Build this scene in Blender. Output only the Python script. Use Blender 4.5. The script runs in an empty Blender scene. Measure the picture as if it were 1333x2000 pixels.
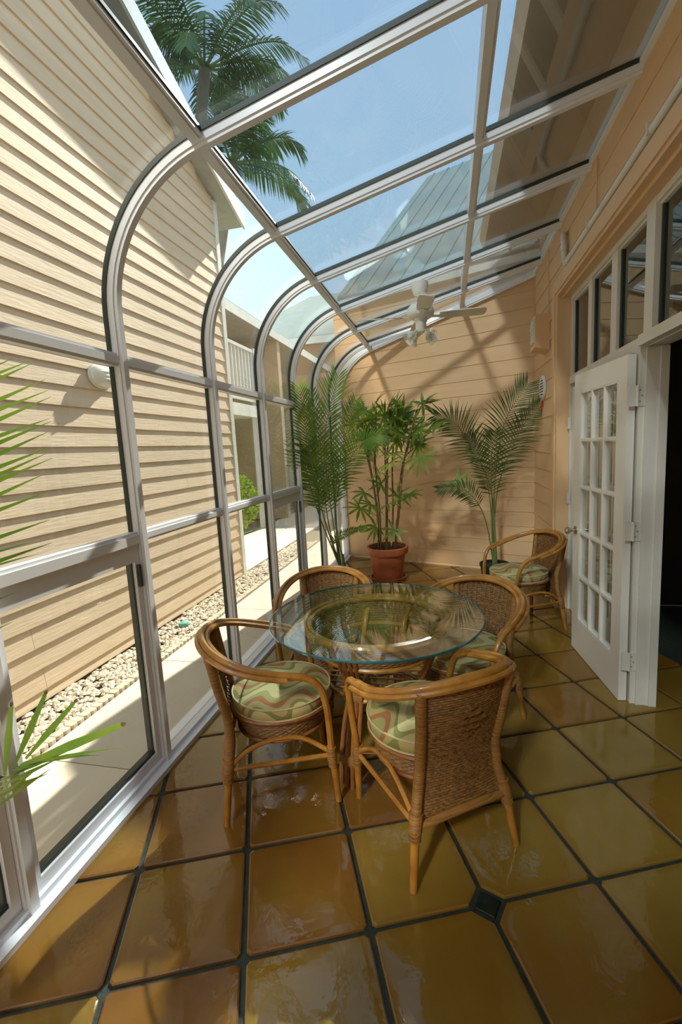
import bpy, math, random
from mathutils import Vector, Matrix
R_ = random.Random(7)
V = Vector
sc = bpy.context.scene
COL = sc.collection
rad = math.radians

# ------------------------------------------------------------------ camera
CAM = V((0, 0, 1.6)); FPX = 900.8
_p, _y, _r = rad(7.7436), rad(-13.3107), rad(-3.1164)
FW = V((math.sin(_y)*math.cos(_p), math.cos(_y)*math.cos(_p), -math.sin(_p)))
_r0 = V((math.cos(_y), -math.sin(_y), 0)); _u0 = _r0.cross(FW)
RT = _r0*math.cos(_r)+_u0*math.sin(_r); UP = _u0*math.cos(_r)-_r0*math.sin(_r)
cd = bpy.data.cameras.new('camera'); cam = bpy.data.objects.new('camera', cd); COL.objects.link(cam)
cd.sensor_fit = 'VERTICAL'; cd.sensor_height = 36; cd.sensor_width = 24; cd.lens = FPX/2000*36
cd.clip_start = .02; cd.clip_end = 300
cam.matrix_world = Matrix(((RT.x, UP.x, -FW.x, CAM.x), (RT.y, UP.y, -FW.y, CAM.y), (RT.z, UP.z, -FW.z, CAM.z), (0, 0, 0, 1)))
sc.camera = cam
def ray(x, y): return FW+RT*((x-666.5)/FPX)-UP*((y-1000)/FPX)
def atY(x, y, Y):
    d = ray(x, y); return CAM+d*(Y/d.y)

# ------------------------------------------------------------------ light
sc.view_settings.view_transform = 'Standard'; sc.view_settings.look = 'None'
sc.view_settings.gamma = 1; sc.view_settings.use_curve_mapping = False
sc.view_settings.exposure = 1.46
sc.cycles.transparent_max_bounces = 32; sc.cycles.max_bounces = 10
sc.cycles.sample_clamp_indirect = 6
w = bpy.data.worlds.new('sky'); sc.world = w; w.use_nodes = True
nt = w.node_tree; nt.nodes.clear()
tc = nt.nodes.new('ShaderNodeTexCoord'); sx = nt.nodes.new('ShaderNodeSeparateXYZ'); rp = nt.nodes.new('ShaderNodeValToRGB')
bg = nt.nodes.new('ShaderNodeBackground'); wo = nt.nodes.new('ShaderNodeOutputWorld')
nt.links.new(tc.outputs['Generated'], sx.inputs[0]); nt.links.new(sx.outputs['Z'], rp.inputs[0])
nt.links.new(rp.outputs[0], bg.inputs[0]); nt.links.new(bg.outputs[0], wo.inputs[0])
e = rp.color_ramp.elements
e[0].position = 0.0; e[0].color = (.60, .66, .68, 1); e[1].position = 1; e[1].color = (.24, .34, .46, 1)
x_ = e.new(.28); x_.color = (.40, .53, .62, 1); x_ = e.new(.6); x_.color = (.30, .41, .52, 1)
bg.inputs[1].default_value = 1.0
def sun(name, travel, strength, color, angle):
    l = bpy.data.lights.new(name, 'SUN'); l.energy = strength; l.color = color; l.angle = rad(angle)
    o = bpy.data.objects.new(name, l); COL.objects.link(o); o.location = (0, 0, 12)
    o.rotation_euler = V(travel).to_track_quat('-Z', 'Y').to_euler(); return o
sun('sun', (-.1216, -.7676, -.629), 4.4, (1, .92, .78), .6)
sun('rear_fill_sun', (.24, .80, -.66), 1.15, (1, .93, .82), 4.5)     # added second sun lamp, stands in for light from behind the camera

# ------------------------------------------------------------------ materials
def newmat(name):
    m = bpy.data.materials.new(name); m.use_nodes = True
    t = m.node_tree; t.nodes.clear()
    o = t.nodes.new('ShaderNodeOutputMaterial'); return m, t, o
def N(t, k, **kw):
    n = t.nodes.new(k)
    for a, b in kw.items(): setattr(n, a, b)
    return n
def rgba(c): return (c[0], c[1], c[2], 1)
def mat(name, c, c2=None, rough=.6, spec=.5, scale=8, stretch=(1, 1, 1), bump=0, bscale=60, metal=0, objvar=0, coord='Object', coat=0, trans=0, bdist=.01):
    m, t, o = newmat(name)
    b = N(t, 'ShaderNodeBsdfPrincipled'); t.links.new(b.outputs[0], o.inputs[0])
    b.inputs['Roughness'].default_value = rough; b.inputs['Specular IOR Level'].default_value = spec
    b.inputs['Metallic'].default_value = metal; b.inputs['Coat Weight'].default_value = coat
    b.inputs['Coat Roughness'].default_value = .08
    co = N(t, 'ShaderNodeTexCoord'); mp = N(t, 'ShaderNodeMapping'); mp.inputs['Scale'].default_value = stretch
    t.links.new(co.outputs[coord], mp.inputs[0])
    if c2 is None: c2 = tuple(x*.86 for x in c)
    n = N(t, 'ShaderNodeTexNoise'); n.inputs['Scale'].default_value = scale; n.inputs['Detail'].default_value = 5
    t.links.new(mp.outputs[0], n.inputs['Vector'])
    r = N(t, 'ShaderNodeValToRGB'); r.color_ramp.elements[0].position = .32; r.color_ramp.elements[1].position = .68
    r.color_ramp.elements[0].color = rgba(c2); r.color_ramp.elements[1].color = rgba(c)
    t.links.new(n.outputs[0], r.inputs[0]); last = r.outputs[0]
    if objvar:
        oi = N(t, 'ShaderNodeObjectInfo'); mr = N(t, 'ShaderNodeMapRange'); mr.inputs[3].default_value = 1-objvar; mr.inputs[4].default_value = 1+objvar
        t.links.new(oi.outputs['Random'], mr.inputs[0])
        hs = N(t, 'ShaderNodeHueSaturation'); t.links.new(last, hs.inputs['Color']); t.links.new(mr.outputs[0], hs.inputs['Value']); last = hs.outputs[0]
    t.links.new(last, b.inputs['Base Color'])
    if bump:
        n2 = N(t, 'ShaderNodeTexNoise'); n2.inputs['Scale'].default_value = bscale; n2.inputs['Detail'].default_value = 4
        t.links.new(mp.outputs[0], n2.inputs['Vector'])
        bp = N(t, 'ShaderNodeBump'); bp.inputs['Strength'].default_value = bump; bp.inputs['Distance'].default_value = bdist
        t.links.new(n2.outputs[0], bp.inputs['Height']); t.links.new(bp.outputs[0], b.inputs['Normal'])
    if trans:
        tr = N(t, 'ShaderNodeBsdfTranslucent'); mx = N(t, 'ShaderNodeMixShader'); mx.inputs[0].default_value = trans
        t.links.new(last, tr.inputs[0]); t.links.new(b.outputs[0], mx.inputs[1]); t.links.new(tr.outputs[0], mx.inputs[2]); t.links.new(mx.outputs[0], o.inputs[0])
    return m
def glass(name, tint=(.93, .97, .95), f0=.04, rough=0.0, mult=1.0, haze=0.0, hazecol=(.7, .74, .76)):
    m, t, o = newmat(name)
    tr = N(t, 'ShaderNodeBsdfTransparent'); tr.inputs[0].default_value = rgba(tint)
    gl = N(t, 'ShaderNodeBsdfGlossy'); gl.inputs['Roughness'].default_value = rough; gl.inputs[0].default_value = (1, 1, 1, 1)
    lw = N(t, 'ShaderNodeLayerWeight'); lw.inputs[0].default_value = .5
    pw = N(t, 'ShaderNodeMath', operation='POWER'); pw.inputs[1].default_value = 4.0; t.links.new(lw.outputs['Facing'], pw.inputs[0])
    ma = N(t, 'ShaderNodeMath', operation='MULTIPLY_ADD'); ma.inputs[1].default_value = mult*(1-f0); ma.inputs[2].default_value = f0
    ma.use_clamp = True; t.links.new(pw.outputs[0], ma.inputs[0])
    mx = N(t, 'ShaderNodeMixShader'); t.links.new(ma.outputs[0], mx.inputs[0]); t.links.new(tr.outputs[0], mx.inputs[1]); t.links.new(gl.outputs[0], mx.inputs[2])
    last = mx
    if haze:
        df = N(t, 'ShaderNodeBsdfDiffuse'); df.inputs[0].default_value = rgba(hazecol)
        m2 = N(t, 'ShaderNodeMixShader'); m2.inputs[0].default_value = haze
        t.links.new(mx.outputs[0], m2.inputs[1]); t.links.new(df.outputs[0], m2.inputs[2]); last = m2
    t.links.new(last.outputs[0], o.inputs[0]); return m

M = {}
M['alu'] = mat('white_aluminium', (.82, .85, .90), (.78, .81, .86), rough=.28, scale=3)
M['gasket'] = mat('dark_green_gasket', (.035, .05, .04), rough=.5)
M['pane'] = glass('window_glass', (.965, .985, .975), .035, haze=.012)
M['roofpane'] = glass('roof_glass', (.67, .73, .77), .05, haze=.015)
M['tableglass'] = glass('table_glass', (.93, .975, .955), .05, mult=1.1)
M['tableedge'] = mat('table_glass_edge', (.02, .12, .13), (.01, .08, .1), rough=.08, spec=.8)
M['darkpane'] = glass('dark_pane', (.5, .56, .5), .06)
M['siding_back'] = mat('peach_siding', (.69, .455, .25), (.64, .415, .22), rough=.55, scale=5, bump=.12, bscale=30, stretch=(.3, .3, 2), objvar=.03)
M['trim_peach'] = mat('peach_trim', (.70, .465, .26), (.66, .435, .235), rough=.5, scale=3)
M['siding_house'] = mat('cream_siding', (.68, .55, .40), (.62, .495, .35), rough=.7, scale=6, bump=.25, bscale=22, stretch=(1, .25, 2.5), objvar=.04)
M['housewhite'] = mat('house_white_trim', (.72, .74, .70), rough=.6)
M['soffit'] = mat('grey_soffit', (.42, .43, .38), rough=.7)
M['roofgreen'] = mat('pale_green_roof', (.34, .42, .38), (.29, .36, .33), rough=.5, scale=4)
M['concrete'] = mat('pale_concrete', (.66, .60, .48), (.60, .54, .43), rough=.85, scale=3, bump=.15, bscale=90, objvar=.04)
M['pebble'] = mat('pebbles', (.72, .64, .50), (.45, .36, .24), rough=.7, scale=24)
M['edging'] = mat('edging_stone', (.58, .51, .38), (.46, .4, .3), rough=.85, scale=14, bump=.3, objvar=.08)
M['soil_ground'] = mat('bare_ground', (.22, .19, .13), rough=.95, scale=3)
M['grass'] = mat('grass', (.12, .22, .05), (.07, .14, .03), rough=.8, scale=20)
M['doorwhite'] = mat('white_door_paint', (.72, .69, .63), (.69, .66, .6), rough=.38, scale=3)
M['framewhite'] = mat('white_frame_paint', (.66, .64, .58), (.6, .58, .52), rough=.42, scale=4)
M['brass'] = mat('brushed_nickel', (.62, .55, .42), rough=.25, metal=1)
M['rattan'] = mat('rattan_cane', (.44, .205, .034), (.28, .115, .016), rough=.34, scale=16, coat=.2, bump=.08, bscale=40)
M['rattan_dark'] = mat('dark_rattan_cane', (.30, .12, .035), (.17, .06, .02), rough=.28, scale=14, coat=.5)
M['wrap'] = mat('cane_wrap', (.36, .175, .042), (.20, .09, .02), rough=.45, scale=6, stretch=(1, 1, 30), bump=.5, bscale=10)
M['weave'] = mat('woven_wicker', (.27, .135, .036), (.10, .046, .011), rough=.5, scale=45, stretch=(1, 1, 2.5), bump=.2, bscale=120)
M['frame_blade'] = mat('cream_blade', (.74, .71, .60), rough=.4)
M['fanwhite'] = mat('fan_white', (.72, .72, .66), rough=.3)
M['shade'] = glass('clear_shade_glass', (.90, .92, .88), .10, mult=1.2, haze=.25, hazecol=(.9, .9, .86))
M['bulb'] = mat('frosted_bulb', (.85, .85, .8), rough=.3)
M['terracotta'] = mat('terracotta', (.46, .135, .05), (.38, .105, .04), rough=.6, scale=6, bump=.1)
M['soil'] = mat('potting_soil', (.03, .022, .016), rough=.95, scale=40, bump=.5)
M['blackpot'] = mat('black_plastic_pot', (.02, .02, .02), rough=.45)
M['leaf'] = mat('palm_leaf', (.20, .31, .028), (.065, .16, .016), rough=.42, scale=5, trans=.45)
M['leaf2'] = mat('lady_palm_leaf', (.28, .37, .04), (.12, .24, .025), rough=.42, scale=7, trans=.35)
M['leaf_dull'] = mat('dull_palm_leaf', (.10, .16, .04), (.06, .11, .025), rough=.5, scale=5, trans=.3)
M['leaf_far'] = mat('coconut_leaf', (.10, .16, .05), (.05, .10, .03), rough=.4, scale=3, trans=.3)
M['stem'] = mat('green_stem', (.16, .22, .06), (.1, .14, .04), rough=.5)
M['cane_stem'] = mat('brown_cane_stem', (.22, .14, .05), (.11, .07, .03), rough=.6, scale=30)
M['trunk'] = mat('palm_trunk', (.25, .2, .15), rough=.9)
M['red'] = mat('red_flower', (.5, .08, .03), rough=.5)
M['pipe'] = mat('white_pipe', (.70, .69, .65), rough=.35)
M['boxpeach'] = mat('peach_box', (.70, .46, .28), rough=.5)
M['boxgrille'] = mat('pale_grille', (.58, .60, .52), rough=.5)
M['ventwhite'] = mat('vent_white', (.74, .74, .68), rough=.4)
M['ventdark'] = mat('vent_shadow_grey', (.30, .29, .25), rough=.6)
M['lampglass'] = mat('wall_lamp_white', (.80, .78, .68), rough=.25)
M['teal'] = mat('teal_cap', (.12, .42, .36), rough=.4)
M['interior'] = mat('interior_shade_black', (.035, .028, .02), rough=.9)  # near-black wall colour stands in for the shade indoors
M['piping'] = mat('cushion_piping', (.50, .43, .24), rough=.8)
M['buildwall'] = mat('tan_building', (.46, .36, .24), rough=.8, scale=2)
M['deckwhite'] = mat('balcony_white', (.72, .74, .70), rough=.6)
M['dirtgrout'] = mat('dark_green_grout', (.030, .042, .030), (.018, .026, .02), rough=.6, scale=30, bump=.3)

def tile_mat():
    m, t, o = newmat('glazed_saltillo')
    b = N(t, 'ShaderNodeBsdfPrincipled'); t.links.new(b.outputs[0], o.inputs[0])
    co = N(t, 'ShaderNodeTexCoord'); oi = N(t, 'ShaderNodeObjectInfo')
    add = N(t, 'ShaderNodeVectorMath', operation='ADD'); cx = N(t, 'ShaderNodeCombineXYZ'); mu = N(t, 'ShaderNodeMath', operation='MULTIPLY'); mu.inputs[1].default_value = 37
    t.links.new(oi.outputs['Random'], mu.inputs[0]); t.links.new(mu.outputs[0], cx.inputs[2]); t.links.new(co.outputs['Object'], add.inputs[0]); t.links.new(cx.outputs[0], add.inputs[1])
    n = N(t, 'ShaderNodeTexNoise'); n.inputs['Scale'].default_value = 3.2; n.inputs['Detail'].default_value = 4; t.links.new(add.outputs[0], n.inputs['Vector'])
    mixv = N(t, 'ShaderNodeMath', operation='MULTIPLY_ADD'); mixv.inputs[1].default_value = .62
    sub = N(t, 'ShaderNodeMath', operation='MULTIPLY_ADD'); sub.inputs[1].default_value = .75; sub.inputs[2].default_value = -.12
    t.links.new(n.outputs[0], sub.inputs[0]); t.links.new(oi.outputs['Random'], mixv.inputs[0]); t.links.new(sub.outputs[0], mixv.inputs[2])
    r = N(t, 'ShaderNodeValToRGB'); el = r.color_ramp.elements
    el[0].position = .12; el[0].color = (.16, .066, .012, 1); el[1].position = .95; el[1].color = (.27, .175, .035, 1)
    q = el.new(.38); q.color = (.215, .105, .018, 1); q = el.new(.6); q.color = (.22, .130, .018, 1)
    t.links.new(mixv.outputs[0], r.inputs[0])
    # reddish unglazed rim: distance to the tile's edge, stored on the mesh
    at = N(t, 'ShaderNodeAttribute'); at.attribute_name = 'rim'
    mc = N(t, 'ShaderNodeMixRGB'); mc.inputs[2].default_value = (.16, .06, .016, 1)
    m3 = N(t, 'ShaderNodeMath', operation='MULTIPLY'); m3.inputs[1].default_value = .28
    t.links.new(at.outputs['Fac'], m3.inputs[0]); t.links.new(m3.outputs[0], mc.inputs[0]); t.links.new(r.outputs[0], mc.inputs[1]); t.links.new(mc.outputs[0], b.inputs['Base Color'])
    n2 = N(t, 'ShaderNodeTexNoise'); n2.inputs['Scale'].default_value = 9; n2.inputs['Detail'].default_value = 6; t.links.new(add.outputs[0], n2.inputs['Vector'])
    mr = N(t, 'ShaderNodeMapRange'); mr.inputs[1].default_value = .45; mr.inputs[2].default_value = .75; mr.inputs[3].default_value = .05; mr.inputs[4].default_value = .20
    t.links.new(n2.outputs[0], mr.inputs[0]); t.links.new(mr.outputs[0], b.inputs['Roughness'])
    n3 = N(t, 'ShaderNodeTexNoise'); n3.inputs['Scale'].default_value = 14; n3.inputs['Detail'].default_value = 3; t.links.new(add.outputs[0], n3.inputs['Vector'])
    bp = N(t, 'ShaderNodeBump'); bp.inputs['Strength'].default_value = .16; bp.inputs['Distance'].default_value = .01
    t.links.new(n3.outputs[0], bp.inputs['Height']); t.links.new(bp.outputs[0], b.inputs['Normal'])
    b.inputs['Specular IOR Level'].default_value = .55
    return m
M['tile'] = tile_mat()
M['inset'] = mat('dark_green_inset', (.018, .028, .02), (.01, .016, .012), rough=.15, scale=6)

def cushion_mat():
    m, t, o = newmat('wavy_cushion_fabric')
    b = N(t, 'ShaderNodeBsdfPrincipled'); t.links.new(b.outputs[0], o.inputs[0]); b.inputs['Roughness'].default_value = .85
    co = N(t, 'ShaderNodeTexCoord'); s = N(t, 'ShaderNodeSeparateXYZ'); t.links.new(co.outputs['Object'], s.inputs[0])
    def mth(op, a, bb, c=None):
        n = N(t, 'ShaderNodeMath', operation=op)
        for i, v in enumerate((a, bb, c)):
            if v is None: continue
            if isinstance(v, (int, float)): n.inputs[i].default_value = v
            else: t.links.new(v, n.inputs[i])
        return n.outputs[0]
    yy = mth('MULTIPLY_ADD', s.outputs['Z'], .6, s.outputs['Y'])
    ph = mth('MULTIPLY', s.outputs['X'], 31.0)
    ph2 = mth('MULTIPLY_ADD', mth('SINE', mth('MULTIPLY', yy, 14.0), 0), 1.6, ph)
    sn = mth('SINE', ph2, 0)
    tt = mth('MULTIPLY_ADD', sn, .62, mth('MULTIPLY', yy, 16.0))
    fr = mth('FRACT', mth('MULTIPLY', tt, .333), 0)
    r = N(t, 'ShaderNodeValToRGB'); r.color_ramp.interpolation = 'CONSTANT'; el = r.color_ramp.elements
    el[0].position = 0; el[0].color = (.50, .43, .20, 1); el[1].position = .3; el[1].color = (.21, .21, .06, 1)
    for p, c in ((.42, (.40, .32, .13, 1)), (.62, (.33, .145, .055, 1)), (.80, (.32, .30, .11, 1))):
        q = el.new(p); q.color = c
    t.links.new(fr, r.inputs[0]); t.links.new(r.outputs[0], b.inputs['Base Color'])
    n3 = N(t, 'ShaderNodeTexNoise'); n3.inputs['Scale'].default_value = 250
    bp = N(t, 'ShaderNodeBump'); bp.inputs['Strength'].default_value = .25; bp.inputs['Distance'].default_value = .004
    t.links.new(n3.outputs[0], bp.inputs['Height']); t.links.new(bp.outputs[0], b.inputs['Normal'])
    return m
M['cushion'] = cushion_mat()

# ------------------------------------------------------------------ mesh helpers
class MB:
    def __init__(s): s.v = []; s.f = []; s.mi = []
    def add(s, vs, fs, mi=0):
        o = len(s.v); s.v += [tuple(p) for p in vs]; s.f += [tuple(i+o for i in q) for q in fs]; s.mi += [mi]*len(fs); return s
    def box(s, x0, x1, y0, y1, z0, z1, mi=0):
        vs = [(x, y, z) for x in (x0, x1) for y in (y0, y1) for z in (z0, z1)]
        return s.add(vs, [(0, 1, 3, 2), (4, 6, 7, 5), (0, 4, 5, 1), (2, 3, 7, 6), (0, 2, 6, 4), (1, 5, 7, 3)], mi)
    def obox(s, c, ax, ay, az, hx, hy, hz, mi=0):
        c = V(c); vs = [c+V(ax)*(i*hx)+V(ay)*(j*hy)+V(az)*(k*hz) for i in (-1, 1) for j in (-1, 1) for k in (-1, 1)]
        return s.add(vs, [(0, 1, 3, 2), (4, 6, 7, 5), (0, 4, 5, 1), (2, 3, 7, 6), (0, 2, 6, 4), (1, 5, 7, 3)], mi)
    def prism(s, poly, ext, mi=0):
        n = len(poly); ext = V(ext); a = [V(p) for p in poly]
        return s.add(a+[p+ext for p in a], [tuple(range(n))[::-1], tuple(range(n, 2*n))]+[(i, (i+1) % n, n+(i+1) % n, n+i) for i in range(n)], mi)
    def tube(s, path, r, n=8, closed=False, cap=True, mi=0):
        P = [V(p) for p in path]; k = len(P)
        rs = r if isinstance(r, (list, tuple)) else [r]*k
        T = []
        for i in range(k):
            if closed: d = P[(i+1) % k]-P[i-1]
            else: d = P[min(i+1, k-1)]-P[max(i-1, 0)]
            T.append(d.normalized() if d.length > 1e-9 else V((0, 0, 1)))
        u = T[0].orthogonal().normalized(); vs = []
        for i in range(k):
            u = (u-T[i]*u.dot(T[i])); u = u.normalized() if u.length > 1e-6 else T[i].orthogonal().normalized()
            w_ = T[i].cross(u)
            for j in range(n):
                a = 2*math.pi*j/n; vs.append(P[i]+(u*math.cos(a)+w_*math.sin(a))*rs[i])
        fs = []
        for i in range(k if closed else k-1):
            a, b = i*n, ((i+1) % k)*n
            for j in range(n): fs.append((a+j, a+(j+1) % n, b+(j+1) % n, b+j))
        if cap and not closed: fs += [tuple(range(n))[::-1], tuple(range((k-1)*n, k*n))]
        return s.add(vs, fs, mi)
    def lathe(s, prof, n=24, c=(0, 0, 0), mi=0):
        vs = []; fs = []; k = len(prof); c = V(c)
        for r, z in prof:
            for j in range(n):
                a = 2*math.pi*j/n; vs.append(c+V((r*math.cos(a), r*math.sin(a), z)))
        for i in range(k-1):
            for j in range(n): fs.append((i*n+j, i*n+(j+1) % n, (i+1)*n+(j+1) % n, (i+1)*n+j))
        if prof[0][0] > 1e-6: fs.append(tuple(range(n))[::-1])
        if prof[-1][0] > 1e-6: fs.append(tuple(range((k-1)*n, k*n)))
        return s.add(vs, fs, mi)
    def sweep(s, path, frames, prof, mi=0):
        # prof: list of (a,b); point = path + frameA*a + frameB*b
        n = len(prof); vs = []; fs = []
        for p, (A, B) in zip(path, frames):
            for a, b in prof: vs.append(V(p)+V(A)*a+V(B)*b)
        k = len(path)
        for i in range(k-1):
            for j in range(n): fs.append((i*n+j, i*n+(j+1) % n, (i+1)*n+(j+1) % n, (i+1)*n+j))
        fs += [tuple(range(n))[::-1], tuple(range((k-1)*n, k*n))]
        return s.add(vs, fs, mi)
    def mesh(s, name, mats, smooth=False):
        me = bpy.data.meshes.new(name); me.from_pydata(s.v, [], s.f)
        for m in (mats if isinstance(mats, (list, tuple)) else [mats]): me.materials.append(M[m])
        me.polygons.foreach_set('material_index', s.mi)
        me.update()
        if smooth:
            me.polygons.foreach_set('use_smooth', [True]*len(me.polygons))
            try: me.set_sharp_from_angle(angle=rad(40))
            except Exception: pass
        return me
def link(name, data, parent=None, loc=None):
    o = bpy.data.objects.new(name, data); COL.objects.link(o)
    if parent is not None: o.parent = parent
    if loc is not None: o.location = loc
    return o
def part(name, mb, mats, parent=None, smooth=False, label=None, loc=None):
    o = link(name, mb.mesh(name, mats, smooth), parent, loc)
    if label: o['label'] = label
    return o
def tag(o, label, cat, group=None):
    o['label'] = label; o['category'] = cat
    if group: o['group'] = group
    return o
def thing(name, label, cat, loc=(0, 0, 0), rz=0, group=None):
    o = bpy.data.objects.new(name, None); COL.objects.link(o); o.location = loc; o.rotation_euler = (0, 0, rz); o.empty_display_size = .1
    return tag(o, label, cat, group)
def struct(o, label, cat=None):
    o['kind'] = 'structure'; o['label'] = label
    if cat: o['category'] = cat
    return o
def copy_tree(o, parent=None):
    c = o.copy(); COL.objects.link(c); c.parent = parent
    for ch in list(o.children): copy_tree(ch, c)
    return c
def spline(pts, n):
    # Catmull-Rom through pts, n samples per span
    P = [V(p) for p in pts]; out = []
    for i in range(len(P)-1):
        a = P[i-1] if i else P[0]*2-P[1]; b, c = P[i], P[i+1]; d = P[i+2] if i+2 < len(P) else P[-1]*2-P[-2]
        for j in range(n):
            t = j/n
            out.append(.5*((2*b)+(c-a)*t+(2*a-5*b+4*c-d)*t*t+(3*b-a-3*c+d)*t**3))
    out.append(P[-1]); return out

# ------------------------------------------------------------------ floor of saltillo tiles
BX, BY, BS = -1.388, 6.587, -.3659          # back wall: Y = BY + BS*(X-BX)
def backY(x): return BY+BS*(x-BX)
XW = .98                                     # face of the right-hand wall
YB = -2.6
fl = MB()
fl.add([(-1.60, YB-.1, -.005), (2.6, YB-.1, -.005), (2.6, backY(2.6)+.05, -.005), (-1.60, backY(-1.6)+.05, -.005),
        (-1.60, YB-.1, -.12), (2.6, YB-.1, -.12), (2.6, backY(2.6)+.05, -.12), (-1.60, backY(-1.6)+.05, -.12)],
       [(0, 1, 2, 3), (7, 6, 5, 4), (0, 4, 5, 1), (1, 5, 6, 2), (2, 6, 7, 3), (3, 7, 4, 0)])
floor = struct(part('floor', fl, 'dirtgrout'), 'glossy yellow-brown terracotta tile floor with dark green grout')
TH = rad(-22.6155); CA, SA = math.cos(TH), math.sin(TH)
def ab2w(a, b): return V((a*CA+b*SA, -a*SA+b*CA, 0))     # a,b are the tile axes
def w2ab(x, y): return (x*CA-y*SA, x*SA+y*CA)
PIT = .4185
A0, B0 = .6585, 1.3175                                   # a grid corner (the one with the dark inset)
def clip(poly, nx, ny, d):                               # keep n.p <= d
    out = []
    for i in range(len(poly)):
        p, q = poly[i], poly[(i+1) % len(poly)]
        dp, dq = nx*p[0]+ny*p[1]-d, nx*q[0]+ny*q[1]-d
        if dp <= 0: out.append(p)
        if (dp < 0) != (dq < 0) and abs(dp-dq) > 1e-12:
            t = dp/(dp-dq); out.append((p[0]+(q[0]-p[0])*t, p[1]+(q[1]-p[1])*t))
    return out
def tile_poly(i, j):
    g = .0085; h = PIT/2-g; ca, cb = A0+(i+.5)*PIT, B0+(j+.5)*PIT
    cor = [(-1, -1), (1, -1), (1, 1), (-1, 1)]; out = []
    for k, (sa_, sb_) in enumerate(cor):
        ci, cj = i+(sa_+1)//2, j+(sb_+1)//2
        if ci % 4 == 0 and cj % 4 == 0 and (ci, cj) in INS:
            c_ = .058
            p1 = (ca+sa_*h, cb+sb_*(h-c_)); p2 = (ca+sa_*(h-c_), cb+sb_*h)
            out += [p1, p2] if (sa_*sb_) > 0 else [p2, p1]
        else:
            rr = .012
            p1 = (ca+sa_*h, cb+sb_*(h-rr)); p2 = (ca+sa_*(h-rr), cb+sb_*h)
            out += [p1, p2] if (sa_*sb_) > 0 else [p2, p1]
    return out
INS = {(0, 0), (-4, 4), (4, -4)}
def area(p): return .5*sum(p[k-1][0]*p[k][1]-p[k][0]*p[k-1][1] for k in range(len(p)))
def make_tile(P, matn, name, top=.006, rim=True):
    if len(P) < 3 or area(P) < 0: P = P[::-1]
    cx = sum(q[0] for q in P)/len(P); cy = sum(q[1] for q in P)/len(P)
    rings = [(0, -.004, 1), (.001, top*.55, 1), (.006, top, 1), (.03, top+.0005, 0)] if area(P) > .02 else [(0, -.004, 1), (.004, top, 1)]
    vs = []; rv = []; n = len(P)
    tx, ty, tz = R_.uniform(-.003, .003), R_.uniform(-.003, .003), R_.uniform(-.001, .001)
    hh = math.sqrt(area(P))/2
    for d, z, rm in rings:
        kf = 1-d/hh
        for q in [(cx+(p_[0]-cx)*kf, cy+(p_[1]-cy)*kf) for p_ in P]: vs.append((q[0]-cx, q[1]-cy, z+tz*(z > 0)+(tx*(q[0]-cx)+ty*(q[1]-cy))*(z > 0))); rv.append(float(rm))
    fs = []
    for k in range(len(rings)-1):
        for j in range(n): fs.append((k*n+j, k*n+(j+1) % n, (k+1)*n+(j+1) % n, (k+1)*n+j))
    fs.append(tuple(range((len(rings)-1)*n, len(rings)*n)))
    mb = MB().add(vs, fs); me = mb.mesh(name, matn)
    at = me.attributes.new('rim', 'FLOAT', 'POINT'); at.data.foreach_set('value', rv)
    return link(name, me, floor, (cx, cy, 0))
for i in range(-14, 14):
    for j in range(-12, 17):
        P = [tuple(ab2w(a, b)[:2]) for a, b in tile_poly(i, j)]
        P = clip(P, -1, 0, 1.445); P = clip(P, 1, 0, 2.5) if P else P
        P = clip(P, 0, -1, .6) if P else P
        P = clip(P, -BS, 1, BY-BS*BX-.004) if P else P
        if len(P) < 3 or abs(area(P)) < .0006: continue
        if all(q[0] > 1.2 for q in P) and all(q[1] > 3.1 for q in P): continue
        make_tile(P, 'tile', 'tile')
for (ci, cj) in INS:
    a, b = A0+ci*PIT, B0+cj*PIT; r_ = .052
    P = [tuple(ab2w(a+dx, b+dy)[:2]) for dx, dy in ((-r_, 0), (0, -r_), (r_, 0), (0, r_))]
    if all(-1.4 < q[0] < .95 and -.6 < q[1] < backY(q[0])-.05 for q in P): make_tile(P, 'inset', 'inset_tile', .003)

# ------------------------------------------------------------------ curved glass enclosure
XG = -1.523; SL = .2395; ZR = 3.1775                      # glass plane; roof glass z = ZR + SL*x
AT = math.atan(SL); XE = -.997; RAD = (XE-XG)/(1-math.sin(AT)); ZA = (ZR+SL*XE)-RAD*math.cos(AT); XC = XG+RAD
def shell(n=16, x_end=XW, z0=.03):
    """glass line in the XZ plane and its outward normal"""
    out = [((XG, z0), (-1, 0)), ((XG, ZA), (-1, 0))]
    a0, a1 = math.pi, math.pi/2+AT
    for k in range(1, n+1):
        a = a0+(a1-a0)*k/n; out.append(((XC+RAD*math.cos(a), ZA+RAD*math.sin(a)), (math.cos(a), math.sin(a))))
    out.append(((x_end, ZR+SL*x_end), (-math.sin(AT), math.cos(AT)))); return out
RIBS = [-2.18, -1.35, -.52, .31, 1.14, 1.963, 2.843, 3.68, 4.52, 5.33, 6.12]
WL = struct(part('wall_left', MB().box(-1.60, -1.435, YB, backY(-1.5)-.01, 0, .030).box(-1.585, -1.475, YB, backY(-1.53)-.01, .030, .052), 'alu'),
            'long white aluminium sill carrying the curved glass wall of the sunroom')
CE = struct(part('ceiling', MB().box(.955, 1.02, YB, backY(1.0)-.04, ZR+SL*.97-.03, ZR+SL*.97+.06), 'alu'), 'sloping glass roof of the sunroom hung on the building wall')
PROF = [(-.024, .012), (.024, .012), (.024, -.044), (.017, -.044), (.017, -.060), (-.017, -.060), (-.017, -.044), (-.024, -.044)]
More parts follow.
